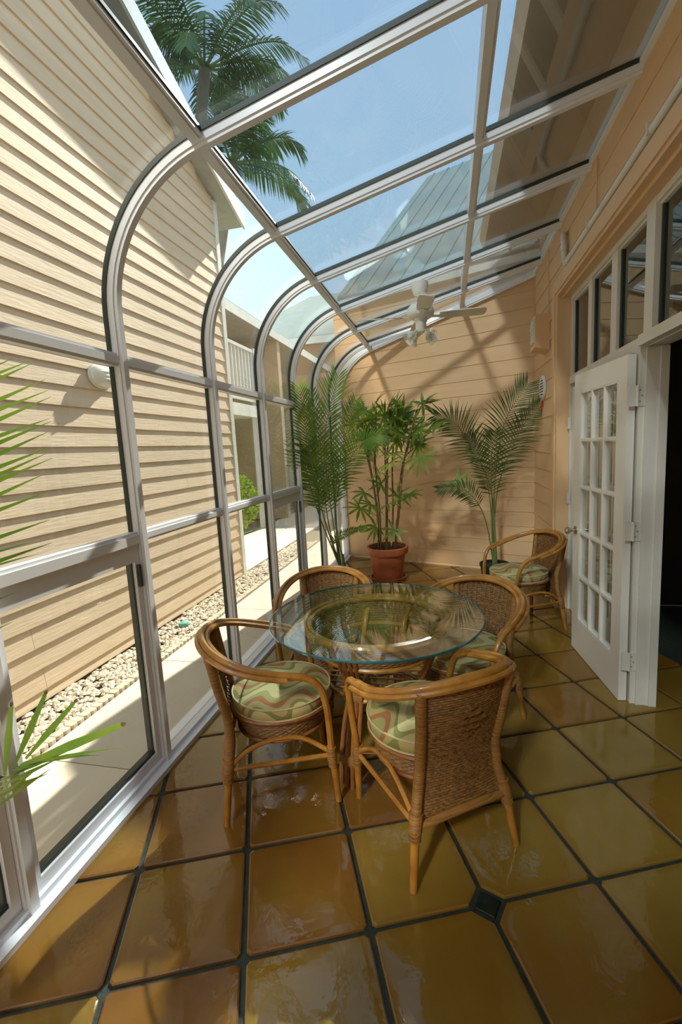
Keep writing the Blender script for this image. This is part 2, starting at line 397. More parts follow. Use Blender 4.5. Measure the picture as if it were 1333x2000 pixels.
for y in RIBS:
    xe = XW
    if backY(XW) < y+.03: xe = BX+(y+.03-BY)/BS-.02
    sh = shell(x_end=xe); path = [V((p[0], y, p[1])) for p, n in sh]; fr = [(V((0, 1, 0)), V((n[0], 0, n[1]))) for p, n in sh]
    mb = MB().sweep(path, fr, PROF)
    part('rib', mb, 'alu', WL, smooth=True)
    for sg in (-1, 1):
        g = MB().sweep(path, fr, [(sg*.024, -.012), (sg*.030, -.012), (sg*.030, .010), (sg*.024, .010)])
        part('gasket', g, 'gasket', WL, smooth=True)
# rib that follows the angled end wall
sh = shell(x_end=XW-.01)
path = [V((p[0], backY(p[0])-.035, p[1])) for p, n in sh]; fr = [(V((.34, .94, 0)), V((n[0], 0, n[1]))) for p, n in sh]
part('rib', MB().sweep(path, fr, PROF), 'alu', WL, smooth=True)
# bays: panes, rails, purlins
def roofpt(x, y, d=0): return V((x-math.sin(AT)*d, y, ZR+SL*x+math.cos(AT)*d))
OPER = {3: 1, 4: 1, 7: 1}
YS = RIBS+[None]
XU = .196
def slabgl(name, quad, nrm, mt, par):
    q = [V(p) for p in quad]; n = V(nrm)*.006
    return part(name, MB().prism(q, n), mt, par)
for k in range(len(RIBS)):
    ya = RIBS[k]+.026
    last = k == len(RIBS)-1
    yb = lambda x: (RIBS[k+1]-.026 if not last else backY(x)-.06)
    if k+1 < len(RIBS):
        yb = (lambda K: (lambda x: min(RIBS[K+1]-.026, backY(x)-.05)))(k)
    y1 = yb(XG)
    if y1-ya < .08: continue
    def rail(z0, z1, d=.036, par=WL, name='rail'):
        mb = MB().box(XG-.012, XG+d, ya-.002, y1+.002, z0, z1).box(XG, XG+d+.008, ya-.002, y1+.002, z0+.012, z1-.014)
        return part(name, mb, 'alu', par)
    rail(2.038, 2.098); op = k in OPER
    zl0 = 1.185 if op else 1.200
    rail(zl0, 1.254)
    slabgl('glass_pane', [(XG, ya, 2.098), (XG, y1, 2.098), (XG, y1, ZA), (XG, ya, ZA)], (-1, 0, 0), 'pane', WL) if False else None
    slabgl('glass_pane', [(XG, ya, 1.254), (XG, y1, 1.254), (XG, y1, 2.038), (XG, ya, 2.038)], (-1, 0, 0), 'pane', WL)
    if op:
        sa = MB(); x0, x1 = XG-.005, XG+.03
        sa.box(x0, x1, ya, ya+.034, .052, zl0).box(x0, x1, y1-.034, y1, .052, zl0).box(x0, x1, ya+.034, y1-.034, zl0-.075, zl0).box(x0, x1, ya+.034, y1-.034, .052, .10)
        so = part('sash', sa, 'alu', WL)
        slabgl('glass_pane', [(XG+.01, ya+.034, .10), (XG+.01, y1-.034, .10), (XG+.01, y1-.034, zl0-.075), (XG+.01, ya+.034, zl0-.075)], (-1, 0, 0), 'pane', so)
        part('latch', MB().box(x1, x1+.016, y1-.026, y1-.012, zl0-.20, zl0-.09), 'gasket', so)
        part('glazing_bead', MB().box(x0-.012, x1-.012, ya+.03, y1-.03, .10, .116).box(x0-.012, x1-.016, y1-.042, y1-.034, .1, zl0-.08), 'gasket', so)
    else:
        slabgl('glass_pane', [(XG, ya, .052), (XG, y1, .052), (XG, y1, zl0), (XG, ya, zl0)], (-1, 0, 0), 'pane', WL)
    # curved pane
    sh = shell(14); vs = []
    pts = [((XG, 2.098), (-1, 0))]+sh[1:-1]
    for p, n in pts: vs += [(p[0], ya, p[1]), (p[0], yb(p[0]), p[1])]
    m_ = len(vs)
    for p, n in pts: vs += [(p[0]+n[0]*.006, ya, p[1]+n[1]*.006), (p[0]+n[0]*.006, yb(p[0]), p[1]+n[1]*.006)]
    fs = []
    for q in range(len(pts)-1):
        a = 2*q; fs += [(a, a+1, a+3, a+2), (m_+a+2, m_+a+3, m_+a+1, m_+a), (a, a+2, m_+a+2, m_+a), (a+1, m_+a+1, m_+a+3, a+3)]
    part('curved_pane', MB().add(vs, fs), 'pane', WL, smooth=True)
    # roof panes with a purlin at the eave and one higher up
    def rq(x0, x1): return [roofpt(x0, ya), roofpt(x0, yb(x0)), roofpt(x1, yb(x1)), roofpt(x1, ya)]
    nrm = (-math.sin(AT), 0, math.cos(AT))
    xhi = .955
    if yb(XU+.03)-ya > .1: slabgl('roof_pane', rq(XE+.03, XU-.025), nrm, 'roofpane', CE)
    else:
        xm = BX+(ya+.05-BY)/BS-.05
        if xm > XE+.1: slabgl('roof_pane', [roofpt(XE+.03, ya), roofpt(XE+.03, yb(XE+.03)), roofpt(xm, ya+.01)], nrm, 'roofpane', CE)
    if yb(.9)-ya > .1: slabgl('roof_pane', rq(XU+.025, xhi), nrm, 'roofpane', CE)
    elif yb(XU)-ya > .1:
        xm = BX+(ya+.06-BY)/BS; slabgl('roof_pane', [roofpt(XU+.025, ya), roofpt(XU+.025, yb(XU+.025)), roofpt(xm, ya+.01)], nrm, 'roofpane', CE)
    for xp in (XE, XU):
        if yb(xp)-ya > .06:
            A_ = V((math.cos(AT), 0, math.sin(AT))); B_ = V(nrm); p0, p1 = roofpt(xp, ya-.004), roofpt(xp, yb(xp)+.004)
            pr = [(-.027, .012), (.027, .012), (.027, -.030), (.012, -.030), (.012, -.036), (-.027, -.036)]
            part('purlin', MB().sweep([p0, p1], [(A_, B_)]*2, pr), 'alu', CE)
            part('purlin_gasket', MB().sweep([p0, p1], [(A_, B_)]*2, [(.027, -.012), (.034, -.012), (.034, .008), (.027, .008)]), 'gasket', CE)
# building eave that closes the roof above the upper strip of glass
struct(part('roof_eave', MB().prism([(.42, YB, 3.62), (1.25, YB, 3.86), (1.25, YB, 4.0), (.38, YB, 3.74)], (0, backY(.9)-YB-.25, 0)), 'trim_peach'), 'building eave overhanging the upper strip of roof glass')

# ------------------------------------------------------------------ back wall and right-hand wall, board by board
def lap(mb, p0, p1, outn, z0, z1, lip=.012, th=.02):
    """one lapped board between p0,p1 (XY), outn = unit normal to the room"""
    p0, p1, n = V((*p0, 0)), V((*p1, 0)), V((*outn, 0)); z = V((0, 0, 1))
    pr = [p0+n*lip+z*z0, p0+n*(lip-.001)+z*(z0+.012), p0+n*.002+z*z1, p0-n*th+z*z1, p0-n*th+z*z0]
    return mb.prism(pr, p1-p0)
nb = V((BS, -1, 0)).normalized()
EXP = .177
xl, xr = -1.53, XW; xe_ = -1.42
wb = MB(); thk = .16
q = [V((xl, backY(xl), -.02)), V((xr+.2, backY(xr+.2), -.02))]
for p in q: p -= nb*.02
def hz(x): return ZR+SL*x-.03
wb.prism([q[0], q[1], q[1]-nb*thk, q[0]-nb*thk], (0, 0, 3.57))
WB = struct(part('wall_back', wb, 'siding_back'), 'peach lap-sided end wall standing at an angle behind the plants')
k = 0; z = .04
part('clapboard', lap(MB(), (xl, backY(xl)), (xr, backY(xr)), nb[:2], .0, .04), 'siding_back', WB)
while z < 3.5:
    z1 = z+EXP
    x0 = xl
    mb = MB(); lap(mb, (x0, backY(x0)), (xr, backY(xr)), nb[:2], z, z1+.004, .009)
    part('clapboard', mb, 'siding_back', WB); z = z1
# right-hand wall: sided piers and the band above the doors
WR = struct(part('wall_right', MB().box(XW+.02, XW+.16, 4.66, backY(XW)+.02, 0, 3.42).box(XW+.02, XW+.16, YB, 4.70, 2.86, 3.42).box(XW+.02, XW+.16, YB, 1.16, 0, 2.9).box(XW+.02, XW+.16, YB, backY(XW)+.02, 3.4, 6.0), 'siding_back'),
            'peach lap-sided building wall with the doorways')
z = .04
part('clapboard', lap(MB(), (XW, backY(XW)), (XW, 4.67), (-1, 0), 0, .04), 'siding_back', WR)
while z < 3.36:
    z1 = min(z+EXP, 3.40)
    a = backY(XW)
    segs = [(a, 4.67), (1.14, YB)] if z1 < 2.95 else [(a, YB)]
    for s0, s1 in segs:
        part('clapboard', lap(MB(), (XW, s0), (XW, s1), (-1, 0), z, z1+.004, .009), 'siding_back', WR)
    z = z1
part('corner_board', MB().box(XW-.02, XW+.005, backY(XW)-.035, backY(XW)-.012, 2.95, 3.40), 'trim_peach', WR)
tr = MB().box(.957, 1.12, 4.545, 4.69, 0, 2.93).box(.945, .957, 4.60, 4.69, 0, 2.84)
struct(part('trim_1', tr, 'trim_peach'), 'peach casing post between the sided pier and the white doors')
tr = MB().box(.957, 1.12, 1.14, 4.545, 2.815, 2.93).box(.945, .957, 1.14, 4.69, 2.84, 2.94).box(1.0, 1.12, 1.14, 4.545, 2.79, 2.815)
struct(part('trim_2', tr, 'trim_peach'), 'peach header casing running above the transom windows')
# baseboard of the angled wall
struct(part('wall_front', MB().box(-1.6, 1.1, YB-.14, YB, 0, 3.4), 'siding_back'), 'peach end wall behind the camera')

# ------------------------------------------------------------------ doors and transoms
def leaf(name, label, loc, rz, wd=.785, ht=2.015, hinge_side=-1, knob=True):
    o = bpy.data.objects.new(name, None); COL.objects.link(o); o.location = loc; o.rotation_euler = (0, 0, rz)
    struct(o, label, None)
    st, tp, bt, t = .112, .125, .245, .022
    f = MB().box(0, st, -t, t, 0, ht).box(wd-st, wd, -t, t, 0, ht).box(st, wd-st, -t, t, 0, bt).box(st, wd-st, -t, t, ht-tp, ht)
    part('door_frame', f, 'doorwhite', o)
    W = wd-2*st; Hh = ht-tp-bt; m = .013
    def bar(b0, b1, c0, c1, v):
        mb = MB()
        if v: mb.prism([(b0-m, -.018, c0), (b0-m*.5, -.021, c0), (b0+m*.5, -.021, c0), (b0+m, -.018, c0), (b0+m, .018, c0), (b0+m*.5, .021, c0), (b0-m*.5, .021, c0), (b0-m, .018, c0)], (0, 0, c1-c0))
        else: mb.prism([(c0, -.018, b0-m), (c0, -.020, b0-m*.5), (c0, -.020, b0+m*.5), (c0, -.018, b0+m), (c0, .018, b0+m), (c0, .020, b0+m*.5), (c0, .020, b0-m*.5), (c0, .018, b0-m)], (c1-c0, 0, 0))
        part('muntin', mb, 'doorwhite', o)
    for a in (1, 2): bar(st+W*a/3, 0, bt, ht-tp, True)
    for b in range(1, 5): bar(bt+Hh*b/5, 0, st, wd-st, False)
    pm = MB().box(-W/6+m*.6, W/6-m*.6, -.003, .003, -Hh/10+m*.6, Hh/10-m*.6).mesh('pane', 'pane')
    for a in range(3):
        for b in range(5): link('pane', pm, o, (st+W*(a+.5)/3, 0, bt+Hh*(b+.5)/5))
    bead = MB()
    for z0, z1 in ((bt, bt+.012), (ht-tp-.012, ht-tp)): bead.box(st, wd-st, -.021, .021, z0, z1)
    for x0, x1 in ((st, st+.012), (wd-st-.012, wd-st)): bead.box(x0, x1, -.021, .021, bt, ht-tp)
    part('glazing_bead', bead, 'doorwhite', o)
    if knob:
        for s in (-1, 1):
            kb = MB().lathe([(.0, 0), (.031, 0), (.031, .006), (.012, .012), (.011, .035), (.022, .043), (.028, .055), (.026, .066), (.014, .073), (0, .074)], 20)
            ko = part('knob', kb, 'brass', o, smooth=True, label='brushed round door knob'); ko.location = (wd-.06, s*.022, .91); ko.rotation_euler = (rad(-90)*s, 0, 0)
    return o
h0, h1 = V((.990, 2.895)), V((.917, 3.675)); ang = math.atan2(h1.y-h0.y, h1.x-h0.x)
leaf('door_1', 'white fifteen-pane French door leaf swung open against the wall', (h0.x, h0.y, .012), ang)
leaf('door_2', 'closed white French door leaf beside the peach post, mostly behind the open leaf', (1.10, 4.51, .012), rad(-90), knob=False, wd=.78)
leaf('door_3', 'closed white French door leaf hidden behind the open leaf', (1.10, 2.965, .012), rad(90), knob=False, wd=.78)
# posts and frames
fp = MB().box(1.022, 1.16, 2.875, 2.955, 0, 2.06).box(1.061, 1.155, 2.845, 2.955, 2.06, 2.792).box(1.05, 1.148, 2.862, 2.875, 0, 2.05).box(1.115, 1.155, 2.852, 2.862, 0, 2.05)
TP = struct(part('trim_3', fp, 'framewhite'), 'white door post with hinges between the open doorway and the closed doors')
for zc in (.27, 1.05, 1.80):
    part('hinge', MB().box(.975, 1.05, 2.869, 2.875, zc-.055, zc+.055), 'framewhite', TP)
    part('hinge_pin', MB().tube([(1.012, 2.866, zc-.055), (1.012, 2.866, zc+.055)], .008, 10), 'framewhite', TP)
    for dx, dz in ((.025, .03), (.035, 0), (.025, -.03)):
        so_ = part('screw', MB().lathe([(0, 0), (.005, 0), (.004, .0015), (0, .002)], 8), 'ventdark', TP, loc=(1.0+dx, 2.869, zc+dz)); so_.rotation_euler = (rad(90), 0, 0)
fr = MB().box(1.06, 1.16, 1.14, 4.545, 2.058, 2.125).box(1.01, 1.06, 1.14, 2.88, 2.062, 2.118)
struct(part('trim_4', fr, 'framewhite'), 'white transom bar above the doors')
struct(part('trim_5', MB().box(1.06, 1.16, 4.515, 4.546, 0, 2.06).box(1.065, 1.16, 1.14, 4.545, 2.755, 2.80).box(1.06, 1.16, 1.14, 1.2, 0, 2.06), 'framewhite'), 'white outer frame of the door and transom opening')
for yy, zc in ((4.512, .45), (4.512, 1.05), (4.512, 1.72)):
    part('hinge', MB().box(1.045, 1.07, yy-.006, yy+.012, zc-.05, zc+.05), 'framewhite', TP)
TW = [(4.486, 4.04), (3.954, 3.523), (3.416, 2.967), (2.843, 2.20), (2.10, 1.25)]
for a, (y1, y0) in enumerate(TW):
    wo_ = MB(); b = .002; ml, mr_ = (.043, .059) if a == 0 else ((.054, .043) if a == 1 else (.0, .0535))
    if a == 2: ml = .011
    if a > 2: ml = .05; mr_ = .05 if a == 4 else .001
    wo_.box(1.07, 1.15, y0-ml, y0, 2.125, 2.755).box(1.07, 1.15, y1, y1+mr_, 2.125, 2.755).box(1.08, 1.15, y0, y1, 2.125, 2.140).box(1.08, 1.15, y0, y1, 2.74, 2.755)
    wi = struct(part('window_%d' % (a+1), wo_, 'framewhite'), 'narrow white transom window above the doors, number %s from the far end' % ('one', 'two', 'three', 'four', 'five')[a])
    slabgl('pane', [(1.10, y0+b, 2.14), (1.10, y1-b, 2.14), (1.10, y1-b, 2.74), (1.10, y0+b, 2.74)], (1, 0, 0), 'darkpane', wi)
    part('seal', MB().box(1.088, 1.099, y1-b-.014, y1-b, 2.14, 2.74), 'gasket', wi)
# room beyond, its darkness put into near-black walls
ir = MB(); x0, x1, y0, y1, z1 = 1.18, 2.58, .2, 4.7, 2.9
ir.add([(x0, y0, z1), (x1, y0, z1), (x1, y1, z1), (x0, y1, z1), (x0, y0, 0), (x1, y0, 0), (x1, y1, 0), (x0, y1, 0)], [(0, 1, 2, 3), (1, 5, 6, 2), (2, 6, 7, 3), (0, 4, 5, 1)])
struct(part('wall_interior', ir, 'interior'), 'room seen through the open doorway, its shade painted as near-black walls')

# ------------------------------------------------------------------ fittings on the right-hand wall
pp = thing('conduit_pipe', 'white pipe running along the peach wall above the doors, elbow at its end', 'pipe', (.94, 4.2, 2.97))
O = V((.94, 4.2, 2.97)); yE = 4.22
part('pipe_run', MB().tube([V((.945, yE, 2.965))-O, V((.945, YB+.05, 2.985))-O], .021, 12), 'pipe', pp, smooth=True)
el = spline([(.952, yE+.10, 3.215), (.945, yE+.07, 3.205), (.942, yE+.05, 3.17), (.942, yE+.02, 3.03), (.943, yE+.005, 2.985), (.945, yE-.03, 2.967)], 5)
part('elbow', MB().tube([p-O for p in el], .023, 12), 'pipe', pp, smooth=True)
for yy in (3.55, 2.6): part('pipe_strap', MB().box(.945-.026-O.x, XW-O.x, yy-.008-O.y, yy+.008-O.y, 2.95-O.z, 3.0-O.z), 'pipe', pp)
part('collar', MB().tube([V((.942, yE+.035, 3.12))-O, V((.942, yE+.03, 3.07))-O], .027, 12), 'pipe', pp, smooth=True)
part('collar', MB().tube([V((.945, yE-.03, 2.967))-O, V((.945, yE-.06, 2.967))-O], .027, 12), 'pipe', pp, smooth=True)
tag(part('wall_wire', MB().tube([(.966, 3.52, 3.36), (.963, 3.5, 3.30), (.962, 3.49, 3.02)], .004, 6), 'trim_peach'), 'thin peach painted wire dropping from the roof to the white pipe', 'wire')
tag(part('wall_wire', MB().tube([(.966, 4.98, 3.36), (.963, 4.95, 3.3), (.960, 4.93, 2.76)], .004, 6), 'trim_peach'), 'thin peach painted wire dropping from the roof to the peach wall box', 'wire')
bx = thing('wall_box', 'peach painted box with a pale front grille high on the wall near the corner', 'box', (.972, 5.02, 2.47))
part('box_body', MB().box(-.13, 0, -.10, .17, .0, .30).prism([(-.13, -.1, 0), (0, -.1, 0), (0, -.1, -.035)], (0, .27, 0)), 'trim_peach', bx)
part('grille', MB().box(-.137, -.13, -.055, .13, .05, .27), 'boxgrille', bx)
for zz in range(5): part('grille_slat', MB().box(-.141, -.136, -.05, .125, .07+zz*.04, .085+zz*.04), 'ventwhite', bx)
vt = thing('round_vent', 'round white louvred vent on the wall beside the far corner', 'vent', (.974, 5.18, 2.11))
part('vent_ring', MB().tube([(-.012, .105*math.cos(a*math.pi/16), .105*math.sin(a*math.pi/16)) for a in range(32)], .018, 8, closed=True), 'ventwhite', vt, smooth=True)
vb = MB().lathe([(.0, 0), (.11, 0), (.11, .02), (0, .021)], 28); vo = part('vent_back', vb, 'ventdark', vt); vo.rotation_euler = (0, rad(-90), 0)
for a in range(-3, 4):
    hw = math.sqrt(.1**2-(a*.027)**2); part('louvre', MB().prism([(-.022, -hw, a*.027-.008), (-.040, -hw, a*.027-.012), (-.030, -hw, a*.027+.008)], (0, 2*hw, 0)), 'ventwhite', vt)

# ------------------------------------------------------------------ rattan chairs
def weave_sheet(fn, nu, nv, amp):
    """fn(u,v)->(point, normal); over-under relief between upright stakes"""
    mb = MB(); vs = []; nv *= 2
    def rel(i, j): return -amp if j % 2 == 0 else (amp if (i+j//2) % 2 else -.1*amp)
    for i in range(nu+1):
        for j in range(nv+1):
            p, n = fn(i/nu, j/nv); vs.append(V(p)+V(n)*rel(i, j))
    k = len(vs)
    for i in range(nu+1):
        for j in range(nv+1):
            p, n = fn(i/nu, j/nv); vs.append(V(p)-V(n)*(.006+(-amp if j % 2 == 0 else (-.1*amp if (i+j//2) % 2 else amp))))
    fs = []; st = nv+1
    for i in range(nu):
        for j in range(nv):
            a = i*st+j; fs += [(a, a+st, a+st+1, a+1), (k+a, k+a+1, k+a+st+1, k+a+st)]
    for i in range(nu):
        for j in (0, nv): a = i*st+j; fs.append((a, a+st, k+a+st, k+a))
    for j in range(nv):
        for i in (0, nu): a = i*st+j; fs.append((a, a+1, k+a+1, k+a))
    return mb.add(vs, fs)
def mir(p): return (p[0], -p[1], p[2])
def post_at(z):           # rear post line (left side): x, y
    t = [(.76, -.272, .188), (.60, -.245, .176), (.45, -.214, .166), (.34, -.212, .178), (.24, -.228, .202), (.0, -.255, .236)]
    for (z1, x1, y1), (z0, x0, y0) in zip(t, t[1:]):
        if z >= z0:
            s = (z-z0)/(z1-z0); return x0+(x1-x0)*s, y0+(y1-y0)*s
    return t[-1][1:]
def make_chair(loc, facing, label):
    c = thing('rattan_chair', label, 'chair', loc, facing, 'rattan armchairs in the sunroom')
    half = [(.225, .228, .235), (.218, .246, .40), (.205, .262, .52), (.178, .274, .60), (.12, .286, .648), (.02, .296, .678), (-.09, .290, .708), (-.18, .258, .738), (-.25, .195, .765), (-.295, .105, .783), (-.31, 0, .79)]
    arm = half+[mir(p) for p in half[:-1][::-1]]
    pa = spline(arm, 5)
    part('arm_rail', MB().tube(pa, .0155, 9), 'rattan', c, smooth=True)
    def off(pts, o, dz):
        out = []
        for p in pts:
            d = V((p.x-.0, p.y, 0)); d = d.normalized() if d.length > 1e-4 else V((1, 0, 0)); out.append(p+d*o+V((0, 0, dz)))
        return out
    n0 = 18
    inner = off(pa[n0:-n0], -.023, -.008); outer = off(pa[n0+6:-n0-6], .021, -.013)
    part('inner_rail', MB().tube(inner, .0125, 8), 'rattan', c, smooth=True)
    part('outer_rail', MB().tube(outer, .0115, 8), 'rattan', c, smooth=True)
    for s in (1, -1):
        f = [(.225, s*.228, .26), (.238, s*.226, .13), (.247, s*.222, .0)]
        part('leg', MB().tube(f, [.0165, .0165, .0145], 10), 'rattan', c, smooth=True)
        r = [(post_at(z)[0], s*post_at(z)[1], z) for z in (.24, .12, 0)]
        part('leg', MB().tube(r, [.018, .0165, .0145], 10), 'rattan', c, smooth=True)
        r = [(post_at(z)[0], s*post_at(z)[1], z) for z in (.765, .70, .60, .52, .45, .39, .34, .28, .22)]
        part('back_post', MB().tube(spline(r, 3), .0215, 10), 'wrap', c, smooth=True)
        # bindings
        for z0, z1 in ((.215, .275),):
            part('binding', MB().tube([(.226, s*.228, z0), (.2245, s*.2285, z1)], .0225, 10), 'wrap', c, smooth=True)
            x0, y0 = post_at(z0); x1, y1 = post_at(z1); part('binding', MB().tube([(x0, s*y0, z0), (x1, s*y1, z1)], .0265, 10), 'wrap', c, smooth=True)
        for z0 in (.185, .197, .209):
            x0, y0 = post_at(z0); part('binding_ring', MB().tube([(x0, s*y0, z0-.004), (x0, s*y0, z0+.004)], .0235, 10), 'wrap', c, smooth=True)
            part('binding_ring', MB().tube([(.2285, s*.2275, z0-.004), (.2285, s*.2275, z0+.004)], .021, 10), 'wrap', c, smooth=True)
        arch = spline([(post_at(.25)[0]+.01, s*post_at(.25)[1], .25), (-.13, s*.205, .315), (-.02, s*.20, .338), (.10, s*.205, .325), (.222, s*.226, .25)], 5)
        part('side_brace', MB().tube(arch, .0105, 8), 'rattan', c, smooth=True)
        part('stretcher', MB().tube([(post_at(.235)[0], s*post_at(.235)[1], .235), (.228, s*.227, .235)], .011, 8), 'rattan', c, smooth=True)
    part('stretcher', MB().tube(spline([(post_at(.25)[0], .20, .25), (0, 0, .30), (.225, -.226, .245)], 6), .0105, 8), 'rattan', c, smooth=True)
    part('stretcher', MB().tube(spline([(post_at(.25)[0], -.20, .25), (0, 0, .29), (.225, .226, .245)], 6), .0105, 8), 'rattan', c, smooth=True)
    xb, yb_ = post_at(.225); part('rear_bar', MB().tube([(xb, -yb_, .225), (xb-.012, -yb_*.5, .238), (xb-.015, 0, .242), (xb-.012, yb_*.5, .238), (xb, yb_, .225)], .0165, 9), 'wrap', c, smooth=True)
    def back(u, v):
        z = .235+v*(.77-.235); x, y = post_at(z); t = 2*u-1
        bul = (.038*v+.012)*(1-t*t)
        return (x-bul, y*t, z+.012*v*(1-t*t)), V((-1, 0, 0)) if abs(t) < .01 else V((-1, t*.2, 0)).normalized()
    part('back_panel', weave_sheet(back, 28, 52, .0026), 'weave', c)
    for k in range(1, 13):
        u = k/13; part('stake', MB().tube([V(back(u, v/12)[0])+V((.005, 0, 0)) for v in range(0, 13)], .0046, 5), 'weave', c)
    dm = MB()
    for a in range(-2, 3):
        for b in range(-2, 3):
            if abs(a)+abs(b) <= 2:
                u = .5+a*.075; v = .70+b*.055
                p = V(back(u, v)[0]); dm.obox(p+V((.004, 0, 0)), (1, 0, 0), (0, .95, .3), (0, -.3, .95), .005, .016, .006); dm.obox(p+V((-.004, 0, 0)), (1, 0, 0), (0, .95, -.3), (0, .3, .95), .005, .016, .006)
    part('weave_diamond', dm, 'weave', c)['kind'] = 'stuff'
    def apron(u, v):
        a = 2*math.pi*u; r = .212+.022*v-.01*(1-v)**2; z = .325+v*.10
        return (.03+r*math.cos(a), r*.97*math.sin(a), z), V((math.cos(a), math.sin(a), 0))
    part('seat_apron', weave_sheet(apron, 72, 10, .0028), 'weave', c)
    for r_, r2, z_, t_ in ((.234, .227, .425, .011), (.206, .20, .325, .010)):
        part('seat_ring', MB().tube([(.03+r_*math.cos(a*math.pi/20), r2*math.sin(a*math.pi/20), z_) for a in range(40)], t_, 7, closed=True), 'rattan_dark', c, smooth=True)
    part('seat_base', MB().lathe([(0, .405), (.222, .405), (.222, .42), (0, .421)], 32, (.03, 0, 0)), 'weave', c)
    cu = part('cushion', MB().lathe([(0, .428), (.19, .428), (.224, .434), (.234, .445), (.236, .478), (.231, .490), (.21, .499), (.15, .508), (.07, .512), (0, .513)], 40, (.035, 0, 0)), 'cushion', c, smooth=True, label='round seat cushion with a wavy cream, sage and rust print')
    for z_, r_ in ((.489, .234), (.436, .231)): part('piping', MB().tube([(.035+r_*math.cos(a*math.pi/24), r_*math.sin(a*math.pi/24), z_) for a in range(48)], .0042, 6, closed=True), 'piping', cu, smooth=True)
    return c
def ang2(x, y): return math.atan2(y, x)
ch = make_chair((-.838, 1.951, .006), ang2(.91, .415), 'rattan armchair left of the table, its back to the glass wall')
CH = [((-.108, 1.81, .006), ang2(-.572, .82), 'nearest rattan armchair, its dark woven back turned to the camera'),
      ((.065, 2.53, .006), ang2(-.5, -.865), 'rattan armchair on the door side of the table, woven back toward the open door'),
      ((-.78, 2.70, .006), ang2(.10, -.995), 'rattan armchair on the far side of the table, in front of the tall palm'),
      ((.60, 4.10, .006), ang2(-.90, -.42), 'rattan armchair standing alone by the closed doors and the slim palm')]
for loc, a, lab in CH:
    c2 = copy_tree(ch); c2.location = loc; c2.rotation_euler = (0, 0, a); c2['label'] = lab

# ------------------------------------------------------------------ glass-topped table
TX, TY = -.385, 2.275
tb = thing('glass_table', 'round glass-topped table on a rattan pedestal with a lattice shelf', 'table', (TX, TY, .006))
n = 96; mb = MB(); r = .548
mb.lathe([(0, .728), (r-.004, .728)], n); mb.mi = [0]*len(mb.f)
f0 = len(mb.f)
tt = MB()
vs = []; rings = [(r-.005, .728), (r, .731), (r, .737), (r-.005, .740)]
for rr, z in rings: vs += [(rr*math.cos(2*math.pi*j/n), rr*math.sin(2*math.pi*j/n), z) for j in range(n)]
fs = [(i*n+j, i*n+(j+1) % n, (i+1)*n+(j+1) % n, (i+1)*n+j) for i in range(3) for j in range(n)]
tt.add(vs, fs, 1); tt.add([], []); tt.f += [tuple(range(n))[::-1], tuple(range(3*n, 4*n))]; tt.mi += [0, 0]
part('glass_top', tt, ['tableglass', 'tableedge'], tb, label='round clear glass top with a teal edge')
def ring(rr, z, w_=.0135, seg=48): return [(rr*math.cos(2*math.pi*a/seg), rr*math.sin(2*math.pi*a/seg), z) for a in range(seg)]
part('top_ring', MB().tube(ring(.375, .712), .0155, 8, closed=True), 'rattan', tb, smooth=True)
part('top_ring', MB().tube(ring(.345, .706), .0145, 8, closed=True), 'rattan', tb, smooth=True)
def band(u, v):
    a = 2*math.pi*u; rr = .30+.058*v; return (rr*math.cos(a), rr*math.sin(a), .575+.12*v), V((math.cos(a), math.sin(a), 0))
part('woven_band', weave_sheet(band, 110, 10, .0025), 'weave', tb)
part('band_ring', MB().tube(ring(.298, .572), .0125, 8, closed=True), 'rattan', tb, smooth=True)
for q in range(4):
    a = rad(253+90*q)
    for k_ in range(4):
        da = (k_-1.5)*.075; ca, sa = math.cos(a+da*1.2), math.sin(a+da*1.2)
        ph = (k_-1.5)*.012
        pts = [(.368, .705), (.335, .64), (.285, .52), (.262, .43), (.275, .36), (.305, .28), (.335, .15), (.352, 0)]
        part('leg_cane', MB().tube(spline([((rr)*ca, (rr)*sa, z) for rr, z in pts], 4), .0125, 8), 'rattan_dark', tb, smooth=True)
    ca, sa = math.cos(a), math.sin(a)
    for z0, rr in ((.43, .262), (.13, .337)): part('binding', MB().obox((rr*ca, rr*sa, z0), (ca, sa, 0), (-sa, ca, 0), (0, 0, 1), .018, .05, .022), 'wrap', tb)
    pts = [(.27, .40), (.20, .435), (.13, .45), (.05, .455)]
    part('brace', MB().tube(spline([(rr*ca, rr*sa, z) for rr, z in pts], 4), .010, 8), 'rattan_dark', tb, smooth=True)
part('shelf_ring', MB().tube(ring(.262, .40), .0125, 8, closed=True), 'rattan', tb, smooth=True)
for k_ in range(-4, 5):
    x = k_*.055; hw = math.sqrt(.255**2-x*x)
    part('shelf_rod', MB().tube([(x, -hw, .402), (x, hw, .402)], .0055, 7), 'rattan', tb, smooth=True)
    part('shelf_rod', MB().tube([(-hw, x, .412), (hw, x, .412)], .0055, 7), 'rattan', tb, smooth=True)

